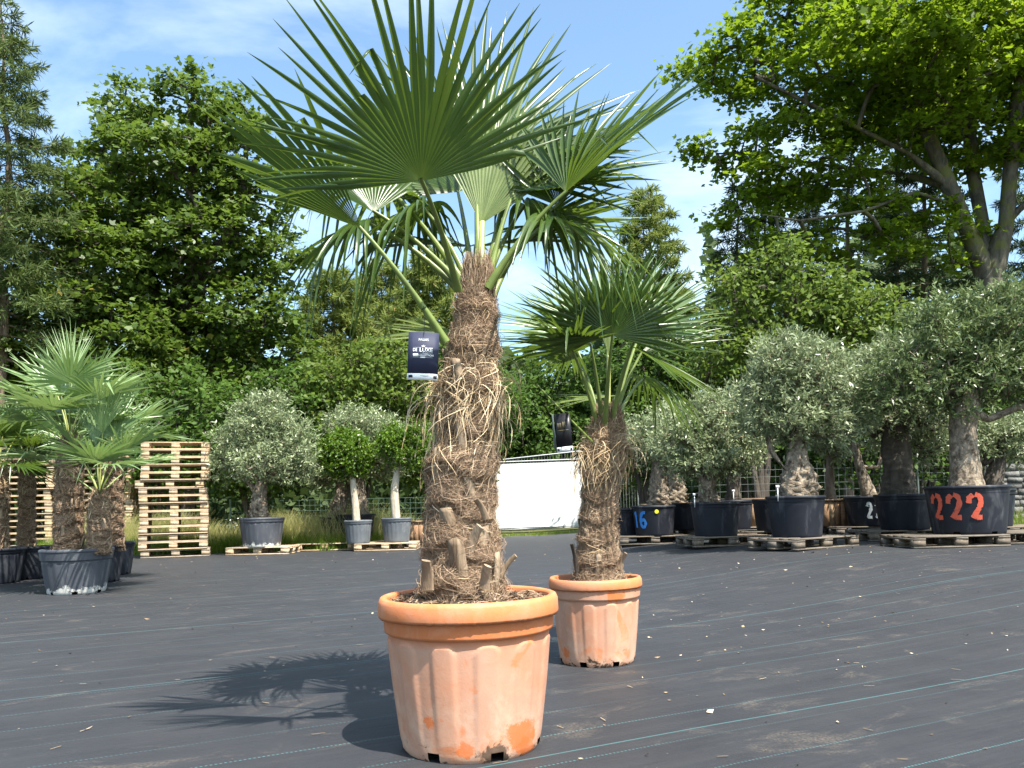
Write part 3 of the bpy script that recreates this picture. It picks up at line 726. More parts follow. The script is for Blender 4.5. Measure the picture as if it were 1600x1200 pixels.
# ------------------------------------------------------------------ palms
def fan(g, hub, m, nvec, R, span, nseg, rng, droop=.1, cone=.25, bend=.08, fused=.42, taper=.75, bdrop=1.0, side_short=.22):
    """one fan leaf: pleated segments joined near the hub and free towards their tips"""
    m = norm(m); nvec = np.asarray(nvec, float); n = norm(nvec - np.dot(nvec, m) * m); b = np.cross(m, n)
    dphi = span / nseg; K = 12; s = np.linspace(.015, 1, K)
    for i in range(nseg):
        x = (i + .5) / nseg * 2 - 1; phi = x * span / 2
        d = math.cos(phi) * m + math.sin(phi) * b
        c = cone * (math.sin(phi) ** 2 if abs(phi) < PI / 2 else 1.0)
        d = norm(d * math.cos(c) + n * math.sin(c)); lat = norm(-math.sin(phi) * m + math.cos(phi) * b)
        nn = norm(np.cross(lat, d)); nn = nn if np.dot(nn, n) > 0 else -nn
        L = R * (1 - side_short * abs(x) ** 1.8) * rng.uniform(.84, 1.05)
        dr = droop * rng.uniform(.5, 1.5)
        P = hub + d * (L * s)[:, None]
        drop = dr * L * s ** 2.6
        if rng.uniform() < bend:                        # a creased blade whose outer part hangs down
            sb = rng.uniform(.5, .8); q = np.clip(s - sb, 0, None); hang = rng.uniform(.6, 1.0) * bdrop
            P = P - d * (L * q * .55 * hang)[:, None]; drop = drop + L * q * .95 * hang
        P = P - np.array([0, 0, 1]) * drop[:, None]
        fr = np.clip(s - fused * .8, 0, None) ** 1.3
        P = P + nn * (rng.normal() * .10 * L * fr)[:, None] + lat * (rng.normal() * .07 * L * fr)[:, None]
        hwj = R * fused * math.tan(dphi / 2)
        hw = np.minimum(L * s * math.tan(dphi / 2) * 1.06, hwj * 1.06) * np.where(s > fused, np.clip((1 - s) / (1 - fused), 0, 1) ** taper * .97 + .03, 1)
        fold = hw * np.where(s > fused, .85, .85)
        tw = rng.normal() * .55 * np.clip((s - fused) / (1 - fused), 0, 1); ct_, st_ = np.cos(tw)[:, None], np.sin(tw)[:, None]
        la = lat * ct_ + nn * st_; na_ = nn * ct_ - lat * st_
        A = P - la * hw[:, None] + na_ * (fold * .5)[:, None]; B = P - na_ * (fold * .5)[:, None]; C = P + la * hw[:, None] + na_ * (fold * .5)[:, None]
        V = np.stack([A, B, C], 1).reshape(-1, 3); k = np.arange(K - 1)[:, None] * 3
        Fq = np.concatenate([k + np.array([0, 1, 4, 3]), k + np.array([1, 2, 5, 4])])
        g.add(V, Fq, rnd=rng.uniform(), tip=np.repeat(s, 3))
def petiole(g, p0, ctrl, p1, ra, rb, n=9):
    tube(g, bez(p0, ctrl, p1, n), np.linspace(ra, rb, n) * (1 + .5 * np.linspace(1, 0, n) ** 5), 7, flat=.6)
def dirv(phi, delta):
    return np.array([math.cos(rad(phi)) * math.cos(rad(delta)), math.sin(rad(delta)), math.sin(rad(phi)) * math.cos(rad(delta))])

class Trunk:
    """fibre-wrapped palm stem: a centre line with a radius for each height"""
    def __init__(s, cx, cy, zs, xs_, rs, ys_=None):
        s.zs, s.xs, s.rs = np.array(zs), np.array(xs_), np.array(rs); s.ys = np.array(ys_ if ys_ is not None else [cy] * len(zs))
    def c(s, z): return np.stack([np.interp(z, s.zs, s.xs), np.interp(z, s.zs, s.ys), z], -1)
    def r(s, z): return np.interp(z, s.zs, s.rs)

def palm_trunk(t, T, rng, nfib=5000, nstub=26, skirt=(), fw=.0016, crown_fibres=True, tiers=8):
    z0, z1 = T.zs[0], T.zs[-1]; nz, na = 150, 48
    z = np.linspace(z0, z1, nz); a = np.linspace(0, 2 * PI, na, endpoint=False)
    ph = rng.uniform(0, 6.28, 8)
    Z, A = np.meshgrid(z, a, indexing='ij')
    r = T.r(Z) * (.94 + .06 * np.sin(5 * A + 37 * Z + ph[0]) * np.sin(2 * A - 21 * Z + ph[1]) + .04 * np.sin(9 * A - 60 * Z + ph[2]) + .03 * rng.normal(size=Z.shape))
    kk = tiers / (z1 - z0)
    def tier(a_, z_):
        f = ((z1 - z_) * kk + .16 * np.sin(2 * a_ + ph[0]) + .12 * np.sin(3 * a_ + ph[7] + 4 * z_) + .06 * np.sin(7 * a_ + ph[2])) % 1.0
        return 1 + .20 * (f ** 1.4 - .42)
    r = r * tier(A, Z)
    C = T.c(Z)
    V = C + np.stack([np.cos(A) * r, np.sin(A) * r, 0 * r], -1)
    g = Geo(); i = (np.arange(nz - 1) * na)[:, None]; j = np.arange(na)[None]; j2 = (j + 1) % na
    g.add(V.reshape(-1, 3), np.stack([i + j, i + j2, i + na + j2, i + na + j], -1).reshape(-1, 4))
    g.add(np.concatenate([V[-1], C[-1, :1] + [0, 0, .02]]), [(k, (k + 1) % na, na) for k in range(na)])
    part('trunk', g, MT['ptrunk'], t, True)
    # cut-off leaf bases
    H = z1 - z0
    for k in range(nstub):
        f = (k + .5) / nstub; zz = z0 + H * (.02 + .80 * f ** 1.25); az = k * 2.39996 + rng.normal() * .25
        e = np.array([math.cos(az), math.sin(az), 0]); lat = np.array([-e[1], e[0], 0]); R_ = float(T.r(zz))
        sc = R_ / .14; w0 = .030 * sc * rng.uniform(.8, 1.3); w1 = w0 * rng.uniform(.6, .85); Ls = .12 * sc * rng.uniform(.7, 1.35); th = .008 * sc
        tilt = rad(rng.uniform(1, 8)) if f > .12 else rad(rng.uniform(4, 16)); twist = rng.normal() * .25
        d = norm(np.array([0, 0, math.cos(tilt)]) + e * math.sin(tilt) + lat * twist); nrm_ = norm(np.cross(lat, d)); p = T.c(zz) + e * (R_ * .99)
        gs = Geo(); rows = []
        for q, (ww, tt) in zip((-.15, .35, .8, 1.0), ((w0, th * 1.3), (w0 * .85, th), ((w0 + w1) / 2, th), (w1, th * .8))):
            cc = p + d * Ls * q + nrm_ * (.006 * sc * math.sin(q * 3))
            cut = .012 * sc * (1 if q == 1.0 else 0)
            rows += [cc - lat * ww - nrm_ * tt * .2 + d * cut * rng.uniform(-1, 1), cc + nrm_ * tt, cc + lat * ww - nrm_ * tt * .2 + d * cut * rng.uniform(-1, 1), cc - nrm_ * tt]
        fc = []
        for q in range(3):
            for w in range(4): fc.append((q * 4 + w, q * 4 + (w + 1) % 4, q * 4 + 4 + (w + 1) % 4, q * 4 + 4 + w))
        fc.append((12, 13, 14, 15)); gs.add(np.array(rows), fc)
        part('leaf_base', gs, MT['stub'], t)
    # matted fibres wound round the stem
    gf = Geo(); gsk = Geo(); n = nfib; K = 6; s = np.linspace(0, 1, K)[None]
    def tuft(a_, z_): return (np.sin(3 * a_ + 19 * z_ + ph[3]) * np.sin(2 * a_ - 27 * z_ + ph[4]) + .7 * np.sin(5 * a_ - 41 * z_ + ph[5]) * np.sin(4 * a_ + 33 * z_ + ph[6])) * .6
    zz = rng.uniform(z0, z0 + H * .97, n * 2); az = rng.uniform(0, 2 * PI, n * 2)
    ok = rng.uniform(-.75, .45, n * 2) < tuft(az, zz); zz, az = zz[ok][:n], az[ok][:n]; n = len(zz); R_ = T.r(zz)
    bright = np.clip(.5 + .5 * tuft(az, zz), 0, 1)
    L = rng.uniform(.05, .22, n) * (R_ / .13) ** .5
    ang = rng.normal(size=n) * .55 + np.where(rng.uniform(0, 1, n) < .35, PI / 2 * rng.choice([-1, 1], n), 0)   # 0 = along the girth
    curl = rng.normal(size=n) * .9
    th = ang[:, None] + curl[:, None] * s
    du = np.cumsum(np.cos(th), 1) / K * L[:, None] * rng.choice([-1, 1], n)[:, None]; dz = np.cumsum(np.sin(th), 1) / K * L[:, None]
    zc = np.clip(zz[:, None] + dz, z0 - .02, z1 + .05); lift = rng.uniform(-.004, .006, n)[:, None] + rng.exponential(.006, n)[:, None] * np.sin(PI * s) + (rng.uniform(0, 1, n) < .2)[:, None] * rng.uniform(0, .03, n)[:, None] * s ** 2
    aa = az[:, None] + du / R_[:, None]; rr = T.r(zc) * .985 * tier(aa, zc) + lift * (R_[:, None] / .13) ** .4
    P = T.c(zc) + np.stack([np.cos(aa) * rr, np.sin(aa) * rr, 0 * rr], -1)
    ribbons(gf, P, np.broadcast_to(fw * rng.uniform(.5, 1.5, n)[:, None], (n, K)).copy(), rnd=np.clip(.6 * bright + .42 * rng.beta(1.6, 1.9, n) - .05, 0, 1))
    # coarse pale straws hanging in skirts at given heights
    for (zs_, nn, reach, drop, *wm) in skirt:
        wm = wm[0] if wm else 1.0
        z_ = zs_ + rng.normal(size=nn) * .03; az = rng.uniform(0, 2 * PI, nn); K2 = 10; s2 = np.linspace(0, 1, K2)[None]
        R2 = T.r(z_); out = reach * np.clip(rng.exponential(.32, nn), .05, 1.15)[:, None]; dn = drop * rng.uniform(.3, 1.1, nn)[:, None]
        rr = R2[:, None] * .97 + out * np.sin(np.clip(s2 * 1.35, 0, PI / 2)) * (1 - .2 * s2 ** 2); zc = z_[:, None] + out * .35 * np.sin(PI * s2 * .7) - dn * s2 ** 1.7
        aa = az[:, None] + rng.normal(size=(nn, 1)) * .45 * s2 + rng.normal(size=(nn, 1)) * .16 * np.sin(s2 * 6 + rng.uniform(0, 6, (nn, 1)))
        P = T.c(zc) + np.stack([np.cos(aa) * rr, np.sin(aa) * rr, 0 * rr], -1)
        wd = wm * fw * 1.45 * rng.uniform(.6, 1.9, nn)[:, None] * np.concatenate([np.ones(K2 - 1), [.3]])[None]
        ribbons(gsk, P, wd, rnd=np.clip(rng.beta(1.8, 1.8, nn), 0, 1))
    if crown_fibres:                                     # upright brown sheath fibres between the petioles
        nn = max(200, nfib // 9); az = rng.uniform(0, 2 * PI, nn); K2 = 6; s2 = np.linspace(0, 1, K2)[None]; zt = z1 - rng.uniform(0, .16, nn) * H
        Lz = rng.uniform(.02, .11, nn)[:, None] * (H / 1.2); R2 = T.r(zt)
        zc = zt[:, None] + Lz * s2; rr = R2[:, None] * (1.0 - .15 * s2 + rng.uniform(-.15, .35, nn)[:, None] * s2 ** 2); aa = az[:, None] + rng.normal(size=(nn, 1)) * .35 * s2
        Cc = T.c(np.minimum(zc, z1)); Cc[..., 2] = zc
        P = Cc + np.stack([np.cos(aa) * rr, np.sin(aa) * rr, 0 * rr], -1)
        ribbons(gf, P, np.broadcast_to(fw * 1.5 * rng.uniform(.5, 1.8, nn)[:, None], (nn, K2)).copy(), rnd=rng.beta(1.4, 2.2, nn))
    part('trunk_fibres', gf, MT['fibre'], t, kind='stuff')
    if gsk.n: part('hanging_straws', gsk, MT['straw'], t, kind='stuff')

def pot_geo(c, Rt, Rb, h, nfl=16, depth=.007, band=.22, rimh=.055, rimw=.018, nth=192, notch=8, seed=0, flute_w=.55, wall=.012):
    """fluted plastic pot: returns body and rim geometry, world coordinates"""
    rng = np.random.default_rng(seed); th = np.linspace(0, 2 * PI, nth, endpoint=False)
    zb = h * (1 - band); zr = h - rimh
    zs_ = np.concatenate([[0, .012, h * .06, h * .061], np.linspace(h * .09, zb - h * .10, 12), np.linspace(zb - h * .085, zb, 9), [zb + .004], np.linspace(zb + .012, zr + .004, 4)])
    rows = []; fl = np.abs(((th * nfl / (2 * PI)) % 1) - .5) * 2                 # 0 at panel centre, 1 at gap centre
    panel = 1 - sstep(flute_w - .14, flute_w + .14, fl)
    for z in zs_:
        base = Rb + (Rt - Rb) * (z / h) ** .9
        arch = zb - h * .025 - h * .05 * np.clip(fl / flute_w, 0, 1) ** 4
        mask = (1 - sstep(arch - h * .012, arch + .002, np.full(nth, z))) * sstep(h * .04, h * .11, z) * (1 - .55 * sstep(h * .5, h * .1, z))
        r = base + depth * panel * mask
        if z > zb: r = r + depth * 1.9
        if z == 0: r = r - .006
        rows.append(np.stack([c[0] + np.cos(th) * r, c[1] + np.sin(th) * r, np.full(nth, c[2] + z)], -1))
    V = np.array(rows); nz = len(zs_); g = Geo(); Fq = []
    nk = np.abs(((th / (2 * PI) * notch + .80) % 1) - .5) < .10 if notch else np.zeros(nth, bool)
    for i in range(nz - 1):
        for j in range(nth):
            if i < 3 and nk[j]: continue
            j2 = (j + 1) % nth; Fq.append((i * nth + j, i * nth + j2, (i + 1) * nth + j2, (i + 1) * nth + j))
    g.add(V.reshape(-1, 3), np.array(Fq))
    ri = Rb * .965; g.add(np.stack([c[0] + np.cos(th) * ri, c[1] + np.sin(th) * ri, np.full(nth, c[2] + h * .062)], -1), [tuple(range(nth))])
    gr = Geo(); ro = Rt + rimw; rin = Rt - wall
    prof = [(Rt + depth * .8, zr + .006), (ro, zr), (ro + .003, zr + rimh * .15), (ro + .001, h - rimh * .25), (ro - .005, h - .003), (ro - rimw * .55, h), (rin + .003, h - .002), (rin, h - .01), (rin - .004, h - rimh * 1.2), (rin - .012, h * .72)]
    wob = 1 + .002 * np.sin(3 * th + seed) + .0012 * np.sin(11 * th)
    Vr = np.array([np.stack([c[0] + np.cos(th) * r * wob, c[1] + np.sin(th) * r * wob, np.full(nth, c[2] + z) + .0015 * np.sin(2 * th + seed) + (.0012 * rng.normal(size=nth) if z == zr else 0)], -1) for r, z in prof])
    i = (np.arange(len(prof) - 1) * nth)[:, None]; j = np.arange(nth)[None]; j2 = (j + 1) % nth
    gr.add(Vr.reshape(-1, 3), np.stack([i + j, i + j2, i + nth + j2, i + nth + j], -1).reshape(-1, 4))
    return g, gr
def soil_geo(c, R, z, seed, rough=.018, heap=.03):
    rng = np.random.default_rng(seed); nr, na = 16, 48; g = Geo()
    r = np.linspace(0.02, 1, nr)[:, None] * R; a = np.linspace(0, 2 * PI, na, endpoint=False)[None]
    x = r * np.cos(a); y = r * np.sin(a)
    zz = z + heap * (1 - (r / R) ** 2) + rough * rng.normal(size=(nr, na)) * .6 + rough * np.sin(31 * x + 3) * np.sin(27 * y)
    zz[-1] = z - .01
    g.add(np.stack([c[0] + x, c[1] + y, c[2] + zz], -1).reshape(-1, 3), np.stack([(np.arange(nr - 1) * na)[:, None] + np.arange(na)[None], (np.arange(nr - 1) * na)[:, None] + (np.arange(na)[None] + 1) % na,
          (np.arange(nr - 1) * na)[:, None] + na + (np.arange(na)[None] + 1) % na, (np.arange(nr - 1) * na)[:, None] + na + np.arange(na)[None]], -1).reshape(-1, 4))
    return g
def pot(name, label, c, Rt, Rb, h, mat, rmat=None, soil=.07, group=None, seed=0, **kw):
    t = thing(name, label, 'plant pot', c, group)
    g, gr = pot_geo(c, Rt, Rb, h, seed=seed, **kw)
    part('body', g, mat, t, True); part('rim', gr, rmat or mat, t, True)
    part('soil', soil_geo(c, Rt * .97 - .01, h - soil, seed), MT['soil'], t, True)
    return t

# ---- pot and palm in front
C1 = np.array([XatY(729, 3.04), 3.04, 0.0])
p1 = pot('terracotta_pot', 'large faded terracotta plastic pot with scraped orange patches and mossy foot', C1, .307, .248, .54, MT['terra'], MT['terra_rim'], soil=.045, seed=4, nfl=12,
         depth=.0065, band=.235, rimh=.07, rimw=.020, nth=240, notch=7)
C2 = np.array([XatY(926, 4.52), 4.52, 0.0])
p2 = pot('terracotta_pot', 'smaller terracotta plastic pot with pale limescale, behind the large one', C2, .238, .200, .455, MT['terra2'], MT['terra_rim'], soil=.05, seed=9, nfl=12,
         depth=.0055, band=.24, rimh=.055, rimw=.014, nth=200, notch=7)

def px_trunk(rows, Y, slim=1.0):
    """rows of (py, px centre, px width) from the photograph, stem standing at depth Y"""
    zs, xs_, rs = [], [], []
    for py, px, w in rows:
        p = W(px, py, Y); zs.append(p[2]); xs_.append(p[0]); rs.append(w / 2 * Y / F * slim)
    return zs, xs_, rs
def manual_palm(name, label, base, rows, Y, specs, seed, skirt, nfib, nstub, fw):
    rng = np.random.default_rng(seed)
    t = thing(name, label, 'palm tree', base)
    zs, xs_, rs = px_trunk(rows, Y, .87); T = Trunk(0, Y, zs, xs_, rs)
    palm_trunk(t, T, rng, nfib, nstub, [(W(0, py, Y)[2] * 0 + float(np.interp(py, [r[0] for r in rows][::-1], zs[::-1])), *r_) for py, *r_ in skirt], fw)
    pets = {}
    for sp in specs:
        hub = W(sp['hub'][0], sp['hub'][1], sp['hub'][2]); p0 = W(sp['base'][0], sp['base'][1], sp['base'][2])
        m = dirv(sp['phi'], sp['delta'])
        g = Geo(); fan(g, hub, m, sp['n'], sp['R'], rad(sp['span']), sp['nseg'], rng, sp.get('droop', .1), sp.get('cone', .25), sp.get('bend', .08), sp.get('fused', .42), bdrop=sp.get('bdrop', 1.0), side_short=sp.get('short', .22))
        lf = part('leaf', g, MT[sp.get('mat', 'palm')], t)
        ctrl = (p0 + hub) / 2 + np.array([0, 0, .06]) if 'ctrl' not in sp else W(*sp['ctrl'])
        gp = Geo(); petiole(gp, p0, ctrl, hub + m * .01, sp.get('ra', .013), sp.get('rb', .0065)); part('petiole', gp, MT[sp.get('pmat', 'petiole')], lf, True)
        pets[sp['id']] = (p0, ctrl, hub)
    return t, T, pets
UP = (0, 0, 1)
S1 = [
    dict(id='A', hub=(658, 283, 2.60), base=(716, 455, 2.95), phi=99, delta=-34, n=(0, 1, .5), R=.70, span=180, nseg=36, droop=.05, cone=.18, bend=.12, ra=.012, rb=.0075),
    dict(id='B', hub=(742, 268, 3.20), base=(748, 440, 3.06), phi=62, delta=14, n=(.1, -1, .3), R=.84, span=165, nseg=38, droop=.05, cone=.15, bend=.03),
    dict(id='H', hub=(752, 350, 3.13), base=(752, 450, 3.04), phi=74, delta=8, n=(0, -1, .2), R=.66, span=84, nseg=24, droop=.02, cone=.1, bend=0, mat='palm_y', pmat='petiole_y', ra=.016, rb=.012),
    dict(id='C', hub=(884, 300, 2.92), base=(762, 450, 3.0), phi=42, delta=-4, n=(-.55, -.45, .6), R=.66, span=165, nseg=30, droop=.08, cone=.55, bend=.22),
    dict(id='D', hub=(565, 357, 2.86), base=(696, 535, 2.93), ctrl=(640, 440, 2.86), phi=141, delta=-14, n=(.35, .6, .7), R=.71, span=66, nseg=15, droop=.04, cone=.6, bend=.15, fused=.62),
    dict(id='E', hub=(742, 384, 3.55), base=(742, 470, 3.14), phi=90, delta=72, n=(0, -.3, 1), R=.60, span=230, nseg=40, droop=.04, cone=.12, bend=.05),
    dict(id='G', hub=(838, 352, 3.40), base=(768, 465, 3.1), phi=8, delta=30, n=(-.2, -.2, 1), R=.55, span=190, nseg=34, droop=.06, cone=.2, bend=.12),
    dict(id='I', hub=(600, 285, 3.35), base=(732, 455, 3.12), phi=160, delta=35, n=(.2, 0, 1), R=.58, span=230, nseg=36, droop=.40, cone=.1, bend=.45, bdrop=1.15),
    dict(id='F', hub=(712, 520, 3.22), base=(728, 560, 3.12), phi=170, delta=16, n=(.1, -.7, .7), R=.42, span=55, nseg=15, droop=.03, cone=.1, bend=0, mat='palm_y'),
    dict(id='Q', hub=(800, 300, 3.15), base=(760, 455, 3.06), phi=24, delta=10, n=(-.3, -.8, .7), R=.66, span=120, nseg=24, droop=.06, cone=.25, bend=.15),
    dict(id='N', hub=(584, 332, 3.12), base=(730, 458, 3.16), phi=118, delta=12, n=(.3, -.6, .6), R=.46, span=150, nseg=24, droop=.10, cone=.4, bend=.25),
    dict(id='O', hub=(872, 322, 3.10), base=(758, 458, 3.16), phi=74, delta=6, n=(-.4, -.6, .5), R=.50, span=150, nseg=24, droop=.06, cone=.5, bend=.15),
    dict(id='P', hub=(862, 338, 3.1), base=(760, 462, 3.16), phi=-20, delta=-5, n=(-.1, -.4, 1), R=.42, span=230, nseg=26, droop=.50, cone=.15, bend=.5, bdrop=1.1),
    dict(id='R', hub=(575, 345, 3.16), base=(728, 465, 3.18), phi=195, delta=8, n=(.1, -.4, 1), R=.40, span=220, nseg=24, droop=.60, cone=.15, bend=.5, bdrop=1.1),
    dict(id='T', hub=(664, 322, 3.28), base=(736, 455, 3.16), phi=205, delta=15, n=(.1, -.3, 1), R=.46, span=230, nseg=28, droop=.55, cone=.12, bend=.5, bdrop=1.1),
    dict(id='U', hub=(818, 318, 3.28), base=(756, 455, 3.16), phi=-18, delta=15, n=(-.1, -.3, 1), R=.46, span=230, nseg=28, droop=.50, cone=.12, bend=.45, bdrop=1.1),
    dict(id='K', hub=(716, 300, 3.5), base=(740, 450, 3.12), phi=112, delta=35, n=(0, -1, .6), R=.60, span=190, nseg=36, droop=.1, cone=.2, bend=.1),
    dict(id='M', hub=(800, 262, 3.35), base=(758, 450, 3.12), phi=38, delta=25, n=(-.3, -.8, .8), R=.62, span=170, nseg=34, droop=.08, cone=.25, bend=.12),
]
palm1, T1, PET1 = manual_palm('fan_palm', 'tall fan palm with shaggy brown trunk in the large terracotta pot', C1 + [0, 0, .49],
    [(925, 722, 142), (885, 722, 134), (862, 722, 122), (820, 720, 120), (795, 721, 108), (765, 722, 114), (718, 722, 114), (692, 727, 90), (650, 728, 94), (604, 732, 104), (578, 736, 84), (540, 741, 80), (505, 743, 72), (470, 744, 60), (430, 746, 44)], 3.05, S1, 51,
    [(480, 60, .05, .06), (530, 70, .06, .08), (560, 120, .09, .12), (582, 170, .13, .16), (604, 300, .15, .20, 1.6), (625, 170, .15, .24, 1.4), (655, 80, .12, .20), (700, 200, .09, .14, 1.3), (725, 30, .06, .10), (770, 24, .05, .10), (815, 24, .04, .08), (860, 20, .03, .06), (905, 120, .06, .03)], 36000, 26, .00045)
S2 = [
    dict(id='a', hub=(957, 525, 4.22), base=(945, 668, 4.46), phi=88, delta=-18, n=(0, 1, .5), R=.60, span=214, nseg=40, droop=.06, cone=.2, bend=.05),
    dict(id='b', hub=(950, 520, 4.80), base=(950, 665, 4.55), phi=82, delta=22, n=(0, -1, .5), R=.66, span=190, nseg=42, droop=.05, cone=.15, bend=.03, mat='palm_b'),
    dict(id='c', hub=(897, 548, 4.40), base=(936, 672, 4.5), phi=172, delta=-6, n=(0, .25, 1), R=.50, span=240, nseg=40, droop=.14, cone=.1, bend=.06),
    dict(id='d', hub=(984, 540, 4.30), base=(955, 668, 4.48), phi=-33, delta=-14, n=(.45, -.3, .8), R=.54, span=85, nseg=18, droop=.10, cone=.2, bend=.03, mat='palm'),
    dict(id='e', hub=(1000, 552, 4.62), base=(957, 665, 4.55), phi=17, delta=4, n=(-.3, -.7, .8), R=.56, span=70, nseg=18, droop=.03, cone=.2, bend=0, mat='palm'),
    dict(id='f', hub=(965, 618, 4.85), base=(955, 675, 4.6), phi=180, delta=18, n=(0, -.4, 1), R=.48, span=50, nseg=12, droop=.02, cone=.1, bend=0, mat='palm_y'),
    dict(id='g', hub=(1005, 590, 4.85), base=(958, 668, 4.58), phi=-25, delta=30, n=(0, -.3, 1), R=.42, span=200, nseg=28, droop=.45, cone=.1, bend=.4),
    dict(id='h', hub=(895, 525, 4.78), base=(940, 668, 4.58), phi=140, delta=22, n=(.3, -.9, .6), R=.60, span=180, nseg=36, droop=.06, cone=.2, bend=.04, mat='palm_b'),
    dict(id='i', hub=(1000, 520, 4.70), base=(955, 668, 4.55), phi=52, delta=14, n=(-.3, -.9, .6), R=.58, span=170, nseg=34, droop=.06, cone=.2, bend=.04, mat='palm_b'),
    dict(id='j', hub=(925, 540, 4.36), base=(942, 668, 4.5), phi=146, delta=-16, n=(.4, .5, .7), R=.50, span=170, nseg=30, droop=.08, cone=.3, bend=.12),
    dict(id='k', hub=(990, 530, 4.36), base=(954, 668, 4.5), phi=36, delta=-12, n=(-.4, .4, .7), R=.50, span=160, nseg=28, droop=.08, cone=.3, bend=.12),
    dict(id='s', hub=(952, 560, 4.55), base=(950, 668, 4.52), phi=90, delta=4, n=(0, -1, .1), R=.55, span=28, nseg=9, droop=0, cone=.05, bend=0, mat='palm_y', pmat='petiole_y', ra=.014, rb=.012),
]
palm2, T2, PET2 = manual_palm('fan_palm', 'shorter fan palm with frayed trunk in the smaller terracotta pot', C2 + [0, 0, .40],
    [(912, 934, 84), (885, 934, 76), (850, 934, 64), (800, 936, 58), (760, 938, 58), (725, 942, 70), (695, 946, 72), (665, 949, 50), (645, 950, 34)], 4.53, S2, 61,
    [(668, 100, .08, .08), (690, 220, .15, .18, 1.3), (708, 220, .18, .24, 1.4), (735, 70, .10, .12), (790, 40, .05, .08), (850, 50, .06, .08)], 26000, 22, .0006)
# splayed old leaf bases standing out at the foot of each stem
def foot_spike(t, px0, py0, px1, py1, Y, w, mat='stub'):
    g = Geo(); P = bez(W(px0, py0, Y), W((px0 * .7 + px1 * .3), (py0 * .4 + py1 * .6), Y), W(px1, py1, Y - .03), 6); tube(g, P, np.linspace(w, w * .72, 6), 8, cap=True, flat=.32, lump=.2, seed=int(px0))
    part('leaf_base', g, MT[mat], t)
foot_spike(palm1, 780, 905, 806, 868, 3.0, .012); foot_spike(palm1, 668, 922, 666, 876, 2.90, .026); foot_spike(palm1, 757, 920, 762, 884, 2.89, .022)
foot_spike(palm1, 730, 872, 750, 822, 2.915, .022); foot_spike(palm1, 760, 812, 743, 780, 2.925, .015)
foot_spike(palm2, 902, 895, 893, 850, 4.46, .014, 'bark_d'); foot_spike(palm2, 968, 890, 978, 864, 4.46, .014); foot_spike(palm2, 945, 905, 937, 876, 4.42, .016)

# loose fibre and bark crumbs lying on the soil of the two terracotta pots
def mulch(t, c, R, z, n, seed):
    rng = np.random.default_rng(seed); g = Geo(); a = rng.uniform(0, 2 * PI, n); r = R * np.sqrt(rng.uniform(.15, 1, n)); K = 5; s = np.linspace(-.5, .5, K)[None]
    L = rng.uniform(.02, .10, n)[:, None]; th = rng.uniform(0, 2 * PI, n)[:, None] + rng.normal(size=(n, 1)) * 2 * s
    P = np.stack([c[0] + (r * np.cos(a))[:, None] + np.cos(th) * L * s, c[1] + (r * np.sin(a))[:, None] + np.sin(th) * L * s,
                  c[2] + z + rng.uniform(.0, .03, n)[:, None] * (1.3 - r[:, None] / R) + .018 * np.cos(PI * s) * rng.uniform(0, 1, n)[:, None] + 0 * s], -1)
    d = np.hypot(P[..., 0] - c[0], P[..., 1] - c[1]); k = np.minimum(1, R / np.maximum(d, 1e-6))
    P[..., 0] = c[0] + (P[..., 0] - c[0]) * k; P[..., 1] = c[1] + (P[..., 1] - c[1]) * k
    ribbons(g, P, np.broadcast_to(rng.uniform(.0008, .003, n)[:, None], (n, K)).copy(), rnd=rng.beta(1.2, 2.6, n) * .8)
    part('soil_mulch', g, MT['fibre'], t, kind='stuff')
mulch(p1, C1, .295, .505, 1700, 1); mulch(p2, C2, .215, .41, 700, 2)

# ------------------------------------------------------------------ hanging labels
def text_geo(s, size, bold=0.0):
    cu = bpy.data.curves.new('tmp', 'FONT'); cu.body = s; cu.size = size; cu.align_x = 'CENTER'; cu.align_y = 'CENTER'; cu.offset = bold; cu.resolution_u = 3
    o = bpy.data.objects.new('tmp', cu); COL.objects.link(o); dg = bpy.context.evaluated_depsgraph_get(); dg.update()
    me = bpy.data.meshes.new_from_object(o.evaluated_get(dg)); V = np.array([v.co[:] for v in me.vertices]); Fc = [tuple(p.vertices) for p in me.polygons]
    bpy.data.objects.remove(o); bpy.data.curves.remove(cu); bpy.data.meshes.remove(me); return V, Fc
M_navy = plain('navy_card', (.028, .033, .065), .6, .25, .12); M_card = plain('white_card', (.78, .79, .80), .45, .5, .03); M_ink = plain('black_ink', (.012, .012, .02), .5, .4, .1)
M_black = plain('black_card', (.010, .010, .014), .4, .4, .1); M_gold = plain('dull_gold_ink', (.10, .085, .045), .5, .4, .1); M_string = plain('black_string', (.01, .01, .012), .8, .2, .1)
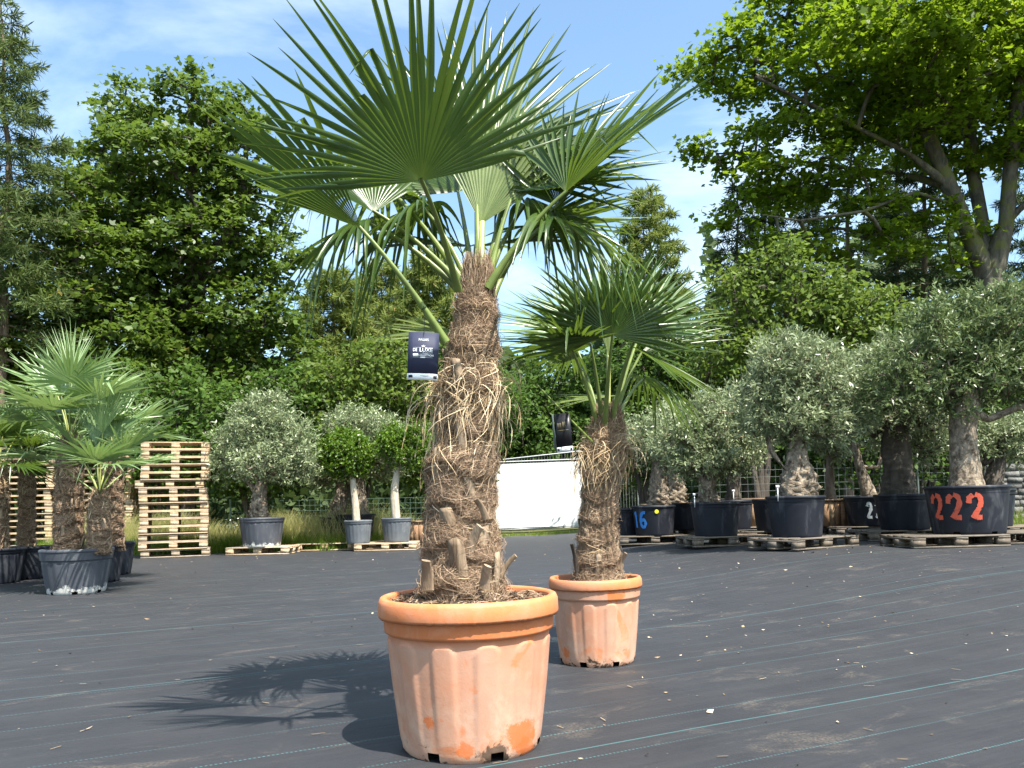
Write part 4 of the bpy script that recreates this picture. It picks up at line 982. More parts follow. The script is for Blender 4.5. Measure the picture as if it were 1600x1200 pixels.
def card(name, label, c, wd, ht, tilt, yaw, mats, full):
    t = thing(name, label, 'plant label', c)
    R = np.array(mathutils.Euler((0, tilt, 0)).to_matrix()); R = rotz(yaw) @ R
    def flat(x0, x1, y0, y1, lift, mat, nm, th=.0006):
        g = Geo(); n = 7
        xs_ = np.linspace(x0, x1, n); ys_ = np.array([y0, (y0 + y1) / 2, y1]); V = []
        for side in (0, 1):
            for y in ys_:
                for x in xs_:
                    bow = .010 * wd / .11 * ((2 * x / wd) ** 2) + .004 * math.sin(y / ht * 3)
                    V.append([x, bow - lift + (th if side else 0), y])
        m = 3 * n; Fc = []
        for r in range(2):
            for k in range(n - 1):
                Fc += [(r * n + k, r * n + k + 1, (r + 1) * n + k + 1, (r + 1) * n + k), (m + r * n + k, m + (r + 1) * n + k, m + (r + 1) * n + k + 1, m + r * n + k + 1)]
        for k in range(n - 1): Fc += [(k, m + k, m + k + 1, k + 1), (2 * n + k, 2 * n + k + 1, m + 2 * n + k + 1, m + 2 * n + k)]
        for r in range(2): Fc += [(r * n, (r + 1) * n, m + (r + 1) * n, m + r * n), (r * n + n - 1, m + r * n + n - 1, m + (r + 1) * n + n - 1, (r + 1) * n + n - 1)]
        g.add(np.array(V) @ R.T + c, Fc); return part(nm, g, mat, t)
    def text(s, x, y, size, mat, bold=0.0, sx=1.0):
        V, Fc = text_geo(s, size, bold); g = Geo(); X = V[:, 0] * sx + x; Z = V[:, 1] + y
        bow = .010 * wd / .11 * ((2 * X / wd) ** 2) + .004 * np.sin(Z / ht * 3)
        g.add(np.stack([X, bow - .0016, Z], 1) @ R.T + c, Fc); return part('lettering', g, mat, t)
    flat(-wd / 2, wd / 2, -ht / 2 + ht * .135, ht / 2, 0, mats[0], 'card')
    flat(-wd / 2, wd / 2, -ht / 2, -ht / 2 + ht * .134, 0, mats[1], 'white_strip')
    flat(-wd * .455, -wd * .32, -ht * .455, -ht * .40, .0012, M_ink, 'flag_mark'); flat(wd * .36, wd * .47, -ht * .465, -ht * .40, .0012, M_ink, 'square_mark')
    for k, (a, b_) in enumerate(((-.08, .2), (.02, .2))): flat(wd * a, wd * b_, -ht * (.405 + .018 * k) - .0008, -ht * (.405 + .018 * k), .0012, plain('grey_print', (.45, .45, .48)), 'print_line')
    if full:
        w_ = M_card
        text('PALMS', .0, ht * .335, .0125, w_, .0001)
        text('DE', -wd * .27, ht * .122, .0165, w_, .0003, .75); text("LUXE", wd * .09, ht * .122, .0205, w_, .0004, .95)
        text('PLANT', wd * .08, ht * .055, .0065, w_, .0002); text('COLLECTION', wd * .09, ht * .012, .0095, w_, .0003, .92)
        flat(-wd * .33, wd * .31, ht * .172, ht * .176, .0012, w_, 'print_line'); flat(-wd * .33, wd * .31, -ht * .034, -ht * .030, .0012, w_, 'print_line')
        flat(-wd * .33, -wd * .16, -ht * .018, ht * .045, .0012, w_, 'print_block'); flat(-wd * .09, wd * .07, -ht * .046, -ht * .020, .0014, w_, 'print_block')
        flat(-wd * .10, wd * -.0, ht * .052, ht * .056, .0012, w_, 'print_line'); flat(wd * .17, wd * .31, ht * .052, ht * .056, .0012, w_, 'print_line')
        g = Geo(); cx, cy = .0, ht * .19; pts = [(-.007, 0), (.007, 0), (.009, .006), (.004, .003), (0, .009), (-.004, .003), (-.009, .006)]
        g.add(np.array([[cx + a * .75, -.0016, cy + b_ * .75] for a, b_ in pts]) @ R.T + c, [tuple(range(7))]); part('crown_mark', g, w_, t)
    else:
        g = Geo()
        for (a, b_, c_, d_) in ((-.34, .10, .0, .26), (-.20, .10, .0, .26), (-.02, .10, .02, .28), (.10, .10, .02, .28)): flat(wd * a, wd * (a + .09), ht * b_, ht * d_, .0012, M_gold, 'print_block')
        flat(wd * -.34, wd * .34, ht * .05, ht * .07, .0012, M_gold, 'print_block')
    return t, R
pD = bez(*PET1['D'], 60)
pxs = np.array([800 + F * np.dot(p - CAM, rgt) / np.dot(p - CAM, fwd) for p in pD]); tie = pD[int(np.argmin(np.abs(pxs - 663)))]
ct = W(661, 556, tie[1] - .03)
tag1, R1 = card('hanging_label', 'navy card label with white lettering hanging from the tall palm', ct, .108, .172, rad(3), rad(4), (M_navy, M_card), True)
gs = Geo(); hole = ct + R1 @ np.array([.001, -.001, .078]); tube(gs, [tie + [0, -.006, .008], tie + [0, -.012, -.004], (tie + hole) / 2 + [.001, 0, 0], hole], .0011, 5)
tube(gs, [tie + np.array([.008 * math.cos(a), -.002 + .009 * math.sin(a), .010 * math.sin(a) * .3 + .004 * math.cos(a)]) for a in np.linspace(0, 2 * PI, 12)], .0014, 5); part('string', gs, M_string, tag1)
ct2 = W(880, 676, 4.30)
tag2, R2 = card('hanging_label', 'black card label with white lower strip hanging from the shorter palm', ct2, .085, .205, rad(-4), rad(-14), (M_black, M_card), False)
g = Geo(); V2 = np.array([[-.046, .004, .105], [-.060, .035, .10], [-.064, .035, -.075], [-.044, .004, -.09], [-.045, .0052, .105], [-.059, .0362, .10], [-.063, .0362, -.075], [-.043, .0052, -.09]]) @ R2.T + ct2
g.add(V2, [(0, 1, 2, 3), (7, 6, 5, 4), (0, 4, 5, 1), (3, 2, 6, 7), (1, 5, 6, 2), (0, 3, 7, 4)]); part('folded_back_leaf', g, plain('grey_green_card', (.12, .15, .13)), tag2)
# stalk that carries the second label
g = Geo(); stalk = bez(W(935, 700, 4.47), W(890, 655, 4.33), W(838, 600, 4.30), 8); tube(g, stalk, np.linspace(.008, .004, 8), 6); part('dead_petiole', g, MT['petiole'], palm2, True)
gs = Geo(); tube(gs, [W(884, 646, 4.318), ct2 + R2 @ np.array([0.0, -.001, .095])], .0011, 5); part('string', gs, M_string, tag2)

# ------------------------------------------------------------------ pallets
def make_pallet(mat):
    t = thing('pallet', '', 'pallet'); o_ = []
    def bd(nm, x, y, z, hx, hy, hz):
        g = Geo(); box(g, (0, 0, 0), (hx, hy, hz), jit=.002); o = bpy.data.objects.new(nm, g.mesh(nm, mat)); COL.objects.link(o); o.parent = t; o.location = (x, y, z)
    for y, w in ((-.35, .05), (0, .0725), (.35, .05)): bd('bottom_board', 0, y, .011, .6, w, .011)
    for x in (-.5275, 0, .5275):
        for y, w in ((-.35, .05), (0, .0725), (.35, .05)): bd('block', x, y, .0615, .0725, w - .002, .0385)
        bd('cross_board', x, 0, .1115, .0725, .4, .011)
    for y, w in ((-.3275, .0725), (-.165, .05), (0, .0725), (.165, .05), (.3275, .0725)): bd('top_board', 0, y, .1335, .6, w, .0105)
    return t
PAL = {}
def pallet(mat, loc, rz, label, group=None):
    if mat not in PAL: PAL[mat] = make_pallet(MT[mat]); o = PAL[mat]
    else: o = copy_tree(PAL[mat])
    o.location = tuple(float(v) for v in loc); o.rotation_euler = (0, 0, rz); o['label'] = label
    if group: o['group'] = group
    return o
ORDN = ['bottom', 'second', 'third', 'fourth', 'fifth', 'sixth', 'seventh', 'eighth', 'ninth', 'tenth', 'eleventh', 'twelfth', 'thirteenth', 'fourteenth', 'fifteenth', 'sixteenth']
def stack(px, Y, n, desc, seed, rz=0.0, group=''):
    rng = np.random.default_rng(seed); b = at(px, Y); xo = 0
    for k in range(n):
        xo = rng.normal() * .014 + (.02 if 9 < k else 0) - (.03 if 7 < k < 10 else 0)
        pos = 'topmost pallet' if k == n - 1 else ('bottom pallet' if k == 0 else ORDN[k] + ' pallet up')
        pallet('greypallet' if rng.uniform() < .4 else 'pallet', b + [xo, rng.normal() * .012, .001 + k * .1446], rz + rng.normal() * .008, 'pale wooden ' + pos + ' in ' + desc, group)
stack(274, 15.8, 15, 'the free-standing stack beside the tall grass', 3, rad(19), 'pallets of the free-standing stack')
stack(168, 19.2, 15, 'the stack directly behind the double-stemmed palm', 4, rad(14), 'pallets stacked behind the double-stemmed palm')
stack(47, 19.4, 15, 'the stack behind the shaded slim palm trunk', 5, rad(12), 'pallets stacked behind the shaded palm trunk')

# ------------------------------------------------------------------ painted digits, olives, further pots
STROKE = {
    '2': [[(-.42, .62), (-.36, .86), (-.14, .96)], [(-.02, .98), (.26, .92), (.36, .68), (.24, .44), (.0, .20), (-.18, .02)], [(.04, .05), (.42, .05)]],
    '2b': [[(-.36, .74), (-.2, .95), (.1, .98), (.32, .80), (.26, .55), (-.05, .28), (-.36, .05), (.40, .05)]],
    '1': [[(-.15, .8), (.08, .98), (.08, .02)]],
    '6': [[(.28, .92), (.0, .97), (-.26, .72), (-.34, .35), (-.22, .08), (.08, .02), (.32, .2), (.26, .46), (.0, .54), (-.24, .40)]],
}
def paint_digits(t, c, Rt, Rb, h, digits, ang0, dang, z0, dh, dw, sw, mat, label):
    """brush strokes laid on the curved wall of a pot, 4 mm proud"""
    g = Geo(); rng = np.random.default_rng(3)
    for k, dname in enumerate(digits):
        for st in STROKE[dname]:
            pts = np.array(st); d = np.concatenate([[0], np.cumsum(np.hypot(*np.diff(pts, axis=0).T))]); s = np.linspace(0, d[-1], 22)
            x = np.interp(s, d, pts[:, 0]); y = np.interp(s, d, pts[:, 1])
            for _ in range(2):
                x[1:-1] = (x[:-2] + 2 * x[1:-1] + x[2:]) / 4; y[1:-1] = (y[:-2] + 2 * y[1:-1] + y[2:]) / 4
            P2 = np.stack([x * dw, y * dh], 1); Tn = norm(np.gradient(P2, axis=0)); N2 = np.stack([-Tn[:, 1], Tn[:, 0]], 1) * sw * (1 + .12 * rng.normal(size=(22, 1)))
            V = []
            for q in (-1, 0, 1):
                Q = P2 + N2 * q; z = z0 + Q[:, 1]; r = Rb + (Rt - Rb) * (z / h) ** .9 + .008; a = ang0 + k * dang + Q[:, 0] / Rt
                V.append(np.stack([c[0] + np.cos(a) * r, c[1] + np.sin(a) * r, c[2] + z], 1))
            V = np.concatenate(V); i = np.arange(21)[:, None]; g.add(V, np.concatenate([i + np.array([0, 1, 23, 22]), i + np.array([22, 23, 45, 44])]))
    part('painted_digits', g, mat, t, label=label)
def paintmat(name, c, under=(.05, .03, .03)):
    m, nt, b, out = newmat(name); n1 = noise(nt, objco(nt), 22, 5, .7)
    setin(nt, b.inputs['Base Color'], mixc(nt, rmp(nt, n1, .56, .72), c, under)); b.inputs['Roughness'].default_value = .6; return m
M_red = paintmat('red_paint', (.62, .10, .05)); M_blue = paintmat('blue_paint', (.03, .22, .62), (.02, .10, .3)); M_white = paintmat('white_paint', (.78, .78, .76), (.4, .4, .4))

def olive(label, base, top_px, Y, blobs, rows, seed, n=130, mat='olive', crad=.24, nt=9, lp=9, lsize=.075, limbs=(), r0_=None, group='potted olive trees', lump=.28, mind=.13, bark='olbark', cat='olive tree', name='olive_tree', tpl='lance', up=.45, shell=2.0):
    """rows: (py, px, px width) down the stem in the photograph; blobs: crown ellipses"""
    zs, xs_, rs = px_trunk(rows, Y); rng = np.random.default_rng(seed)
    order = np.argsort(zs); P = np.array([[xs_[i], base[1] + .03 * math.sin(5 * zs[i]), zs[i]] for i in order]); rr = np.array([rs[i] for i in order])
    P[0, 2] = base[2]
    t = thing(name, label, cat, base, group)
    g1 = Geo(); zi = np.linspace(0, len(P) - 1, 44); Pi = np.stack([np.interp(zi, np.arange(len(P)), P[:, k]) for k in range(3)], 1); ri = np.interp(zi, np.arange(len(P)), rr)
    tube(g1, Pi, ri, 26, lump=lump, seed=seed, knob=lump > .3)
    part('trunk', g1, MT[bark], t, True)
    E = ell(blobs, Y, .9); Tg, O = sample(E, n, rng, mind, shell)
    ch = [[P[-2], P[-1]]] + [[P[-2]] + line3(l, Y) for l in limbs]
    sk = skeleton(ch, Tg, rr[-1] * .8, .006, 2.3, rng, step=.2, arch=.06, wob=.10)
    g2 = Geo()
    for q, (pp, R) in enumerate(sk): tube(g2, pp, R, 6 if R.max() > .02 else 4, lump=.12 if q < len(ch) else 0, seed=q)
    part('limbs', g2, MT[bark], t, True)
    N_ = len(Tg) * nt; Cc = np.repeat(Tg, nt, 0); D = norm(np.repeat(O, nt, 0) * .6 + rng.normal(size=(N_, 3)) * .75 + np.array([0, 0, up]))
    Ls = crad * (rng.uniform(.45, 1.1, (N_, 1)) + (rng.uniform(0, 1, (N_, 1)) < .08) * .7); nl = N_ * lp; s = rng.uniform(.1, 1.0, (nl, 1))
    Cl = np.repeat(Cc, lp, 0) + np.repeat(D * Ls, lp, 0) * s + rng.normal(size=(nl, 3)) * crad * .07
    ax = norm(np.repeat(D, lp, 0) * .9 + rng.normal(size=(nl, 3)) * .65); nr = norm(rng.normal(size=(nl, 3)) + np.array([0, -.1, .45]))
    g = Geo(); leaves(g, Cl, ax, nr, lsize * rng.uniform(.65, 1.2, nl), tpl, np.clip(rng.beta(1.6, 1.6, nl), 0, 1)); part('crown', g, MT[mat], t)
    return t
def olive_pot(label, px, Y, wpx, hpx, mat='blackpot', raise_=.144, seed=1, name='plant_pot', taper=.82, group='dark plastic pots', **kw):
    b = at(px, Y) + [0, 0, raise_]; Rt = wpx / 2 * Y / F * .965; h = hpx * Y / F
    kw.setdefault('nfl', 18); kw.setdefault('depth', .004); kw.setdefault('band', .16)
    t = pot(name, label, b, Rt, Rt * taper, h, MT[mat], soil=.05, seed=seed, nth=96, rimh=.035, rimw=.012, group=group, **kw)
    return t, b, Rt, Rt * taper, h

# right-hand row
YA = 10.35
t222, b222, Rt, Rb, hh = olive_pot('wide black pot painted with three red digits', 1511, YA, 122, 74, seed=21, taper=.86, nfl=1, depth=.001, notch=6)
paint_digits(t222, b222, Rt, Rb, hh, ['2', '2', '2'], rad(-165), .50, hh * .33, hh * .50, .18, .030, M_red, 'three red stencilled digits reading 222')
olive('leafy green olive with a thick limb reaching right, in the pot with red digits', b222 + [0, 0, hh - .06], None, YA,
      [(1490, 520, 78, 55), (1570, 500, 80, 55), (1440, 580, 70, 50), (1530, 590, 90, 45), (1610, 560, 70, 70), (1400, 610, 45, 35), (1500, 640, 50, 18)],
      [(765, 1508, 56), (740, 1508, 46), (700, 1507, 40), (665, 1506, 40), (640, 1508, 44), (610, 1510, 30)], 201, 300, 'olive_g', .25, 9, 9, .085, limbs=([(1545, 655), (1600, 632), (1650, 600)], [(1480, 600), (1450, 575)], [(1530, 590), (1550, 540)]), lump=.12)
YB = 11.9
t5, b5, Rt5, Rb5, h5 = olive_pot('black pot with a small white sticker left of the red-digit pot', 1412, YB, 88, 55, seed=22, notch=0)
olive('dark thick-trunked olive between the white-digit and red-digit pots', b5 + [0, 0, h5 - .06], None, YB,
      [(1390, 590, 55, 45), (1370, 640, 55, 45), (1430, 640, 55, 40), (1350, 590, 35, 40), (1400, 550, 40, 30)], [(780, 1405, 52), (740, 1402, 46), (700, 1400, 44), (660, 1400, 34)], 202, 170, 'olive', .26, 9, 9, .085, lump=.3, bark='bark_d')
YC = 13.6
t4, b4, Rt4, Rb4, h4 = olive_pot('black pot painted with white digits, half hidden behind another pot', 1362, YC, 84, 46, seed=23, notch=0)
paint_digits(t4, b4, Rt4, Rb4, h4, ['2b', '2b'], rad(-119), .33, h4 * .28, h4 * .52, .10, .022, M_white, 'two white painted digits reading 22')
olive('slender twin-stemmed olive in the pot with white digits', b4 + [0, 0, h4 - .06], None, YC, [(1330, 640, 45, 40), (1380, 660, 40, 35), (1330, 600, 35, 35)],
      [(780, 1358, 26), (765, 1354, 22), (730, 1344, 14), (690, 1334, 12)], 203, 90, 'olive', .3, 9, 8, .09, limbs=([(1372, 730), (1384, 690)],), lump=.15)
YD = 10.7
t3, b3, Rt3, Rb3, h3 = olive_pot('plain black pot with white scuffs under the bulbous-footed olive', 1243, YD, 90, 64, seed=24, taper=.84, nfl=1, depth=.001, notch=0)
olive('silver olive with a bulbous knotty foot and a bent side limb', b3 + [0, 0, h3 - .07], None, YD,
      [(1240, 570, 60, 45), (1200, 610, 42, 45), (1290, 600, 50, 45), (1250, 650, 70, 38), (1310, 660, 38, 32), (1215, 560, 28, 35), (1190, 660, 25, 25)],
      [(782, 1245, 62), (765, 1246, 58), (745, 1246, 52), (725, 1248, 34), (700, 1248, 26), (670, 1246, 22), (640, 1243, 20)], 204, 260, 'olive', .22, 9, 9, .075,
      limbs=([(1228, 735), (1205, 705), (1196, 670), (1190, 640)],), lump=.42)
YE = 12.2
t2_, b2, Rt2, Rb2, h2 = olive_pot('plain dark pot with a grey sunlit side, next to the blue-digit pot', 1117, YE, 78, 53, seed=25, taper=.84, nfl=1, depth=.001, notch=0)
olive('low spreading silver olive next to the blue-digit pot', b2 + [0, 0, h2 - .06], None, YE,
      [(1110, 670, 60, 40), (1150, 680, 45, 45), (1070, 690, 50, 40), (1120, 640, 40, 28), (1110, 720, 70, 25), (1165, 715, 28, 25)], [(790, 1108, 40), (770, 1105, 28), (745, 1104, 22), (715, 1104, 20)], 205, 230, 'olive', .22, 9, 9, .075, lump=.4)
YF = 14.1
t16, b16, Rt6, Rb6, h6 = olive_pot('dark pot painted with blue digits and a yellow dot', 1021, YF, 68, 46, seed=26, taper=.86, nfl=1, depth=.001, notch=0)
paint_digits(t16, b16, Rt6, Rb6, h6, ['1', '6'], rad(-160), .50, h6 * .26, h6 * .55, .17, .026, M_blue, 'two blue painted digits reading 16')
g = Geo(); aa = np.linspace(0, 2 * PI, 14, endpoint=False); zc_ = h6 * .8; rr_ = Rb6 + (Rt6 - Rb6) * .82 + .010; am = rad(-92)
g.add(np.stack([b16[0] + np.cos(am + .035 / Rt6 * np.cos(aa)) * rr_, b16[1] + np.sin(am + .035 / Rt6 * np.cos(aa)) * rr_, b16[2] + zc_ + .035 * np.sin(aa)], 1), [tuple(range(14))]); part('yellow_dot', g, plain('yellow_paint', (.75, .62, .03)), t16)
olive('stout gnarled olive in the pot with blue digits', b16 + [0, 0, h6 - .06], None, YF, [(1030, 690, 40, 32), (1060, 700, 40, 32), (1000, 690, 30, 28), (1040, 660, 30, 22)],
      [(798, 1030, 36), (780, 1030, 32), (755, 1030, 28), (735, 1030, 25), (712, 1032, 20)], 206, 130, 'olive', .28, 9, 9, .08, lump=.4)
# further pots between and behind
olive_pot('black pot tucked against the shorter palm trunk beside the blue digits', 972, 14.6, 62, 44, seed=31, notch=0)
olive_pot('dark pot squeezed between the blue-digit pot and the grey-sided pot', 1068, 14.9, 58, 42, seed=32, notch=0)
tq, bq, Rq, Rbq, hq = olive_pot('dark pot peeping out behind the grey-sided pot', 1146, 13.6, 60, 46, seed=33, notch=0)
olive('shaded olive standing behind the low spreading one', bq + [0, 0, hq - .06], None, 13.6, [(1150, 690, 40, 30), (1130, 660, 35, 30)], [(795, 1146, 28), (770, 1145, 22), (735, 1145, 20), (700, 1146, 16)], 207, 60, 'olive', .3, 8, 8, .09, bark='bark_d')
olive_pot('dark pot half hidden by the scuffed black pot', 1206, 12.6, 60, 50, seed=34, notch=0)
tr, br_, Rr, Rbr, hr = olive_pot('grey-black pot half hidden behind the red-digit pot', 1546, 12.2, 74, 58, seed=35, notch=0)
olive('forked olive behind the red-digit pot, leaning right', br_ + [0, 0, hr - .06], None, 12.2, [(1570, 680, 40, 30), (1600, 690, 30, 30), (1540, 690, 30, 22), (1440, 690, 40, 28)],
      [(775, 1552, 34), (755, 1550, 30), (735, 1556, 24), (705, 1566, 18), (680, 1572, 14)], 208, 90, 'olive', .28, 9, 8, .085, limbs=([(1540, 725), (1536, 690)],), bark='bark_d')

# wooden slatted planters
def planter(label, px, Y, wpx, hpx, raise_=.144):
    b = at(px, Y) + [0, 0, raise_]; w = wpx * Y / F; h = hpx * Y / F
    t = thing('wooden_planter', label, 'planter', b, 'wooden slatted planters'); n = max(4, int(round(w / .1))); hw = w / 2
    for side in range(4):
        R = rotz(side * PI / 2)
        for k in range(n):
            g = Geo(); bw = w / n; x = -hw + bw * (k + .5); box(g, R @ np.array([x, -hw, h / 2]) + b, (bw / 2 - .003, .011, h / 2), R, .002); part('plank', g, MT['planter'], t)
        g = Geo(); box(g, R @ np.array([0, -hw - .008, h + .016]) + b, (hw + .02 if side % 2 == 0 else hw - .016, .028, .014), R); part('top_rail', g, MT['planter'], t)
    g = Geo(); box(g, b + [0, 0, h - .06], (hw - .02, hw - .02, .01)); part('soil', g, MT['soil'], t)
    return t, b, h
pl1, bp1, hp1 = planter('reddish wooden planter between the grey-sided and the scuffed pots', 1185, 14.8, 62, 40)
pl2, bp2, hp2 = planter('tan wooden planter beside the white-digit pot', 1305, 14.2, 62, 38)
pl3, bp3, hp3 = planter('grey-brown wooden planter tucked against the tall palm trunk', 664, 17.3, 48, 36, .02)
pl4, bp4, hp4 = planter('reddish wooden planter almost hidden behind the blue-digit pot', 1042, 16.0, 70, 36)
olive('young olive with a slim brown trunk in the tan planter', bp2 + [0, 0, hp2 - .05], None, 14.2, [(1300, 690, 30, 24), (1290, 670, 24, 20), (1315, 670, 24, 20)], [(790, 1297, 24), (770, 1296, 16), (745, 1296, 13), (715, 1298, 11)], 209, 60, 'olive', .26, 8, 8, .085, bark='bark_p')

olive('knobbly-barked olive in the hidden reddish planter', bp4 + [0, 0, hp4 - .05], None, 16.0, [(1070, 690, 30, 26), (1085, 705, 24, 22), (1055, 670, 26, 22)], [(795, 1058, 34), (770, 1058, 28), (745, 1056, 24), (715, 1058, 18)], 210, 80, 'olive', .28, 8, 8, .085, lump=.45)
# plant sticks
def stick(label, px, py, Y):
    g = Geo(); p = W(px, py, Y); box(g, p + [0, 0, -.07], (.006, .0015, .085)); box(g, p + [0, 0, .03], (.022, .002, .018)); solo('plant_stick', g, M_card, label, 'plant tag', group='white plant tags', origin=p - [0, 0, .15])
stick('white plastic plant tag in the scuffed black pot', 1215, 764, YD - .25); stick('pale plant tag in the grey-sided pot', 1085, 776, YE - .25); stick('pale plant tag in the pot behind the grey-sided pot', 1146, 770, 13.3)
g = Geo(); q_ = b5 + [0, 0, 0]; aS = rad(-42); box(g, [q_[0] + math.cos(aS) * (Rt5 + .004), q_[1] + math.sin(aS) * (Rt5 + .004), q_[2] + h5 * .80], (.028, .002, .022), rotz(aS + PI / 2)); part('sticker', g, M_card, t5)

# pallets carrying the right-hand pots
for k, (px, Y, rz, lb) in enumerate([
        (1470, 10.25, 4, 'grey pallet under the left half of the red-digit pot'), (1598, 10.6, 2, 'grey pallet under the right half of the red-digit pot'),
        (1252, 10.75, 32, 'weathered pallet set askew under the scuffed black pot'), (1400, 12.0, 3, 'weathered pallet under the black pot with the white sticker'),
        (1128, 12.25, 8, 'tan weathered pallet under the grey-sided pot'), (1015, 14.2, 2, 'dark pallet under the blue-digit pot'),
        (1352, 13.7, -4, 'weathered pallet under the white-digit pot'), (1180, 14.6, 3, 'weathered pallet under the reddish planter beside the scuffed pot'),
        (1302, 14.4, 0, 'weathered pallet under the tan planter'), (1072, 15.1, 0, 'dark pallet under the squeezed-in pot'),
        (958, 14.7, 0, 'dark pallet under the pot against the shorter palm trunk'), (1042, 16.1, 0, 'dark pallet under the hidden reddish planter'),
        (1205, 12.9, 10, 'weathered pallet under the half-hidden dark pot'), (1556, 12.3, 3, 'weathered pallet under the grey-black pot behind the red digits')]):
    b = at(px, Y); xc = float(gz(b[0], Y))
    pallet('oldpallet', (b[0], Y, xc + .002), rad(rz), lb, 'pallets under the right-hand pots')

# left-hand olives and clipped trees
YG = 15.85
tL, bLp, RtL, RbL, hL = olive_pot('dark scalloped pot alone on a pallet beside the pallet stack', 409, YG, 69, 45, 'darkgreypot', seed=41, nfl=22, depth=.006, taper=.84, notch=0)
olive('round silver olive alone on a pallet beside the pallet stack', bLp + [0, 0, hL - .06], None, YG,
      [(400, 660, 42, 35), (370, 700, 38, 32), (440, 690, 50, 40), (410, 720, 70, 35), (470, 720, 30, 30), (425, 640, 28, 25), (360, 735, 22, 18)], [(820, 405, 36), (800, 405, 28), (775, 406, 22), (750, 408, 18)], 211, 270, 'olive', .25, 9, 9, .085,
      limbs=([(394, 760), (384, 742)],), lump=.35)
pallet('pallet', at(412, 15.95) + [0, 0, .002], rad(-2), 'pale pallet under the lone silver olive beside the stack', 'pallets under the left-hand trees')
YH = 16.2
tT, bT, RtT, RbT, hT = olive_pot('small grey pot of the round-clipped tree', 559, YH, 43, 36, 'greypot', seed=42, nfl=20, depth=.006, taper=.84, notch=0)
olive('ball-clipped bright green tree on a thin pale stem', bT + [0, 0, hT - .05], None, YH, [(541, 708, 36, 36), (520, 715, 22, 25), (562, 715, 20, 25)], [(815, 557, 13), (790, 556, 11), (765, 553, 10), (745, 550, 9)], 212, 230, 'topiary', .17, 9, 8, .060,
      lump=.1, mind=.08, bark='palebark', cat='clipped tree', name='clipped_tree', group='clipped trees', tpl='oval', shell=3.2, up=.1)
tU, bU, RtU, RbU, hU = olive_pot('small grey pot beside the wooden planter and the tall palm', 619, YH + .1, 47, 38, 'greypot', seed=43, nfl=20, depth=.006, taper=.84, notch=0)
olive('green bushy-headed tree on a white trunk beside the tall palm', bU + [0, 0, hU - .05], None, YH + .1, [(628, 700, 30, 28), (655, 690, 26, 28), (610, 690, 20, 24), (645, 715, 28, 18)], [(812, 619, 14), (780, 617, 13), (760, 617, 12), (735, 620, 9)], 213, 150, 'topiary', .2, 9, 8, .06,
      lump=.1, mind=.1, bark='palebark', cat='clipped tree', name='clipped_tree', group='clipped trees', tpl='oval', up=.3)
tV, bV, RtV, RbV, hV = olive_pot('black pot right behind the small grey pot of the clipped tree', 555, YH + 1.0, 62, 42, seed=44, nfl=1, depth=.001, notch=0)
olive('pale olive with a dark rugged trunk behind the ball-clipped tree', bV + [0, 0, hV - .05], None, YH + 1.0, [(560, 670, 40, 28), (600, 680, 32, 30), (590, 720, 40, 25), (530, 670, 22, 22), (620, 720, 25, 20)], [(815, 564, 26), (790, 563, 20), (760, 562, 17), (735, 561, 15)], 214, 170, 'olive', .27, 9, 9, .085, lump=.4)
tX, bX, RtX, RbX, hX = olive_pot('black pot furthest from the tall palm on the shared pallets', 522, YH + 1.1, 44, 38, seed=45, nfl=1, depth=.001, notch=0)
olive('gnarled short olive furthest from the tall palm on the shared pallets', bX + [0, 0, hX - .05], None, YH + 1.1, [(520, 730, 30, 22), (500, 745, 22, 18), (545, 735, 22, 20)], [(815, 528, 30), (795, 530, 24), (775, 532, 20), (755, 534, 16)], 215, 80, 'olive', .26, 8, 8, .085, lump=.45)
for k, (px, Y, rz, lb) in enumerate([(605, 16.3, 1, 'pale pallet under the two small grey pots'), (512, 16.9, 3, 'pale pallet under the pots behind the ball-clipped tree')]):
    pallet('pallet', at(px, Y) + [0, 0, .002], rad(rz), lb, 'pallets under the left-hand trees')
pallet('pallet', at(560, 17.25) + [.35, 0, .002], rad(0), 'pale pallet under the black pot behind the clipped tree', 'pallets under the left-hand trees')

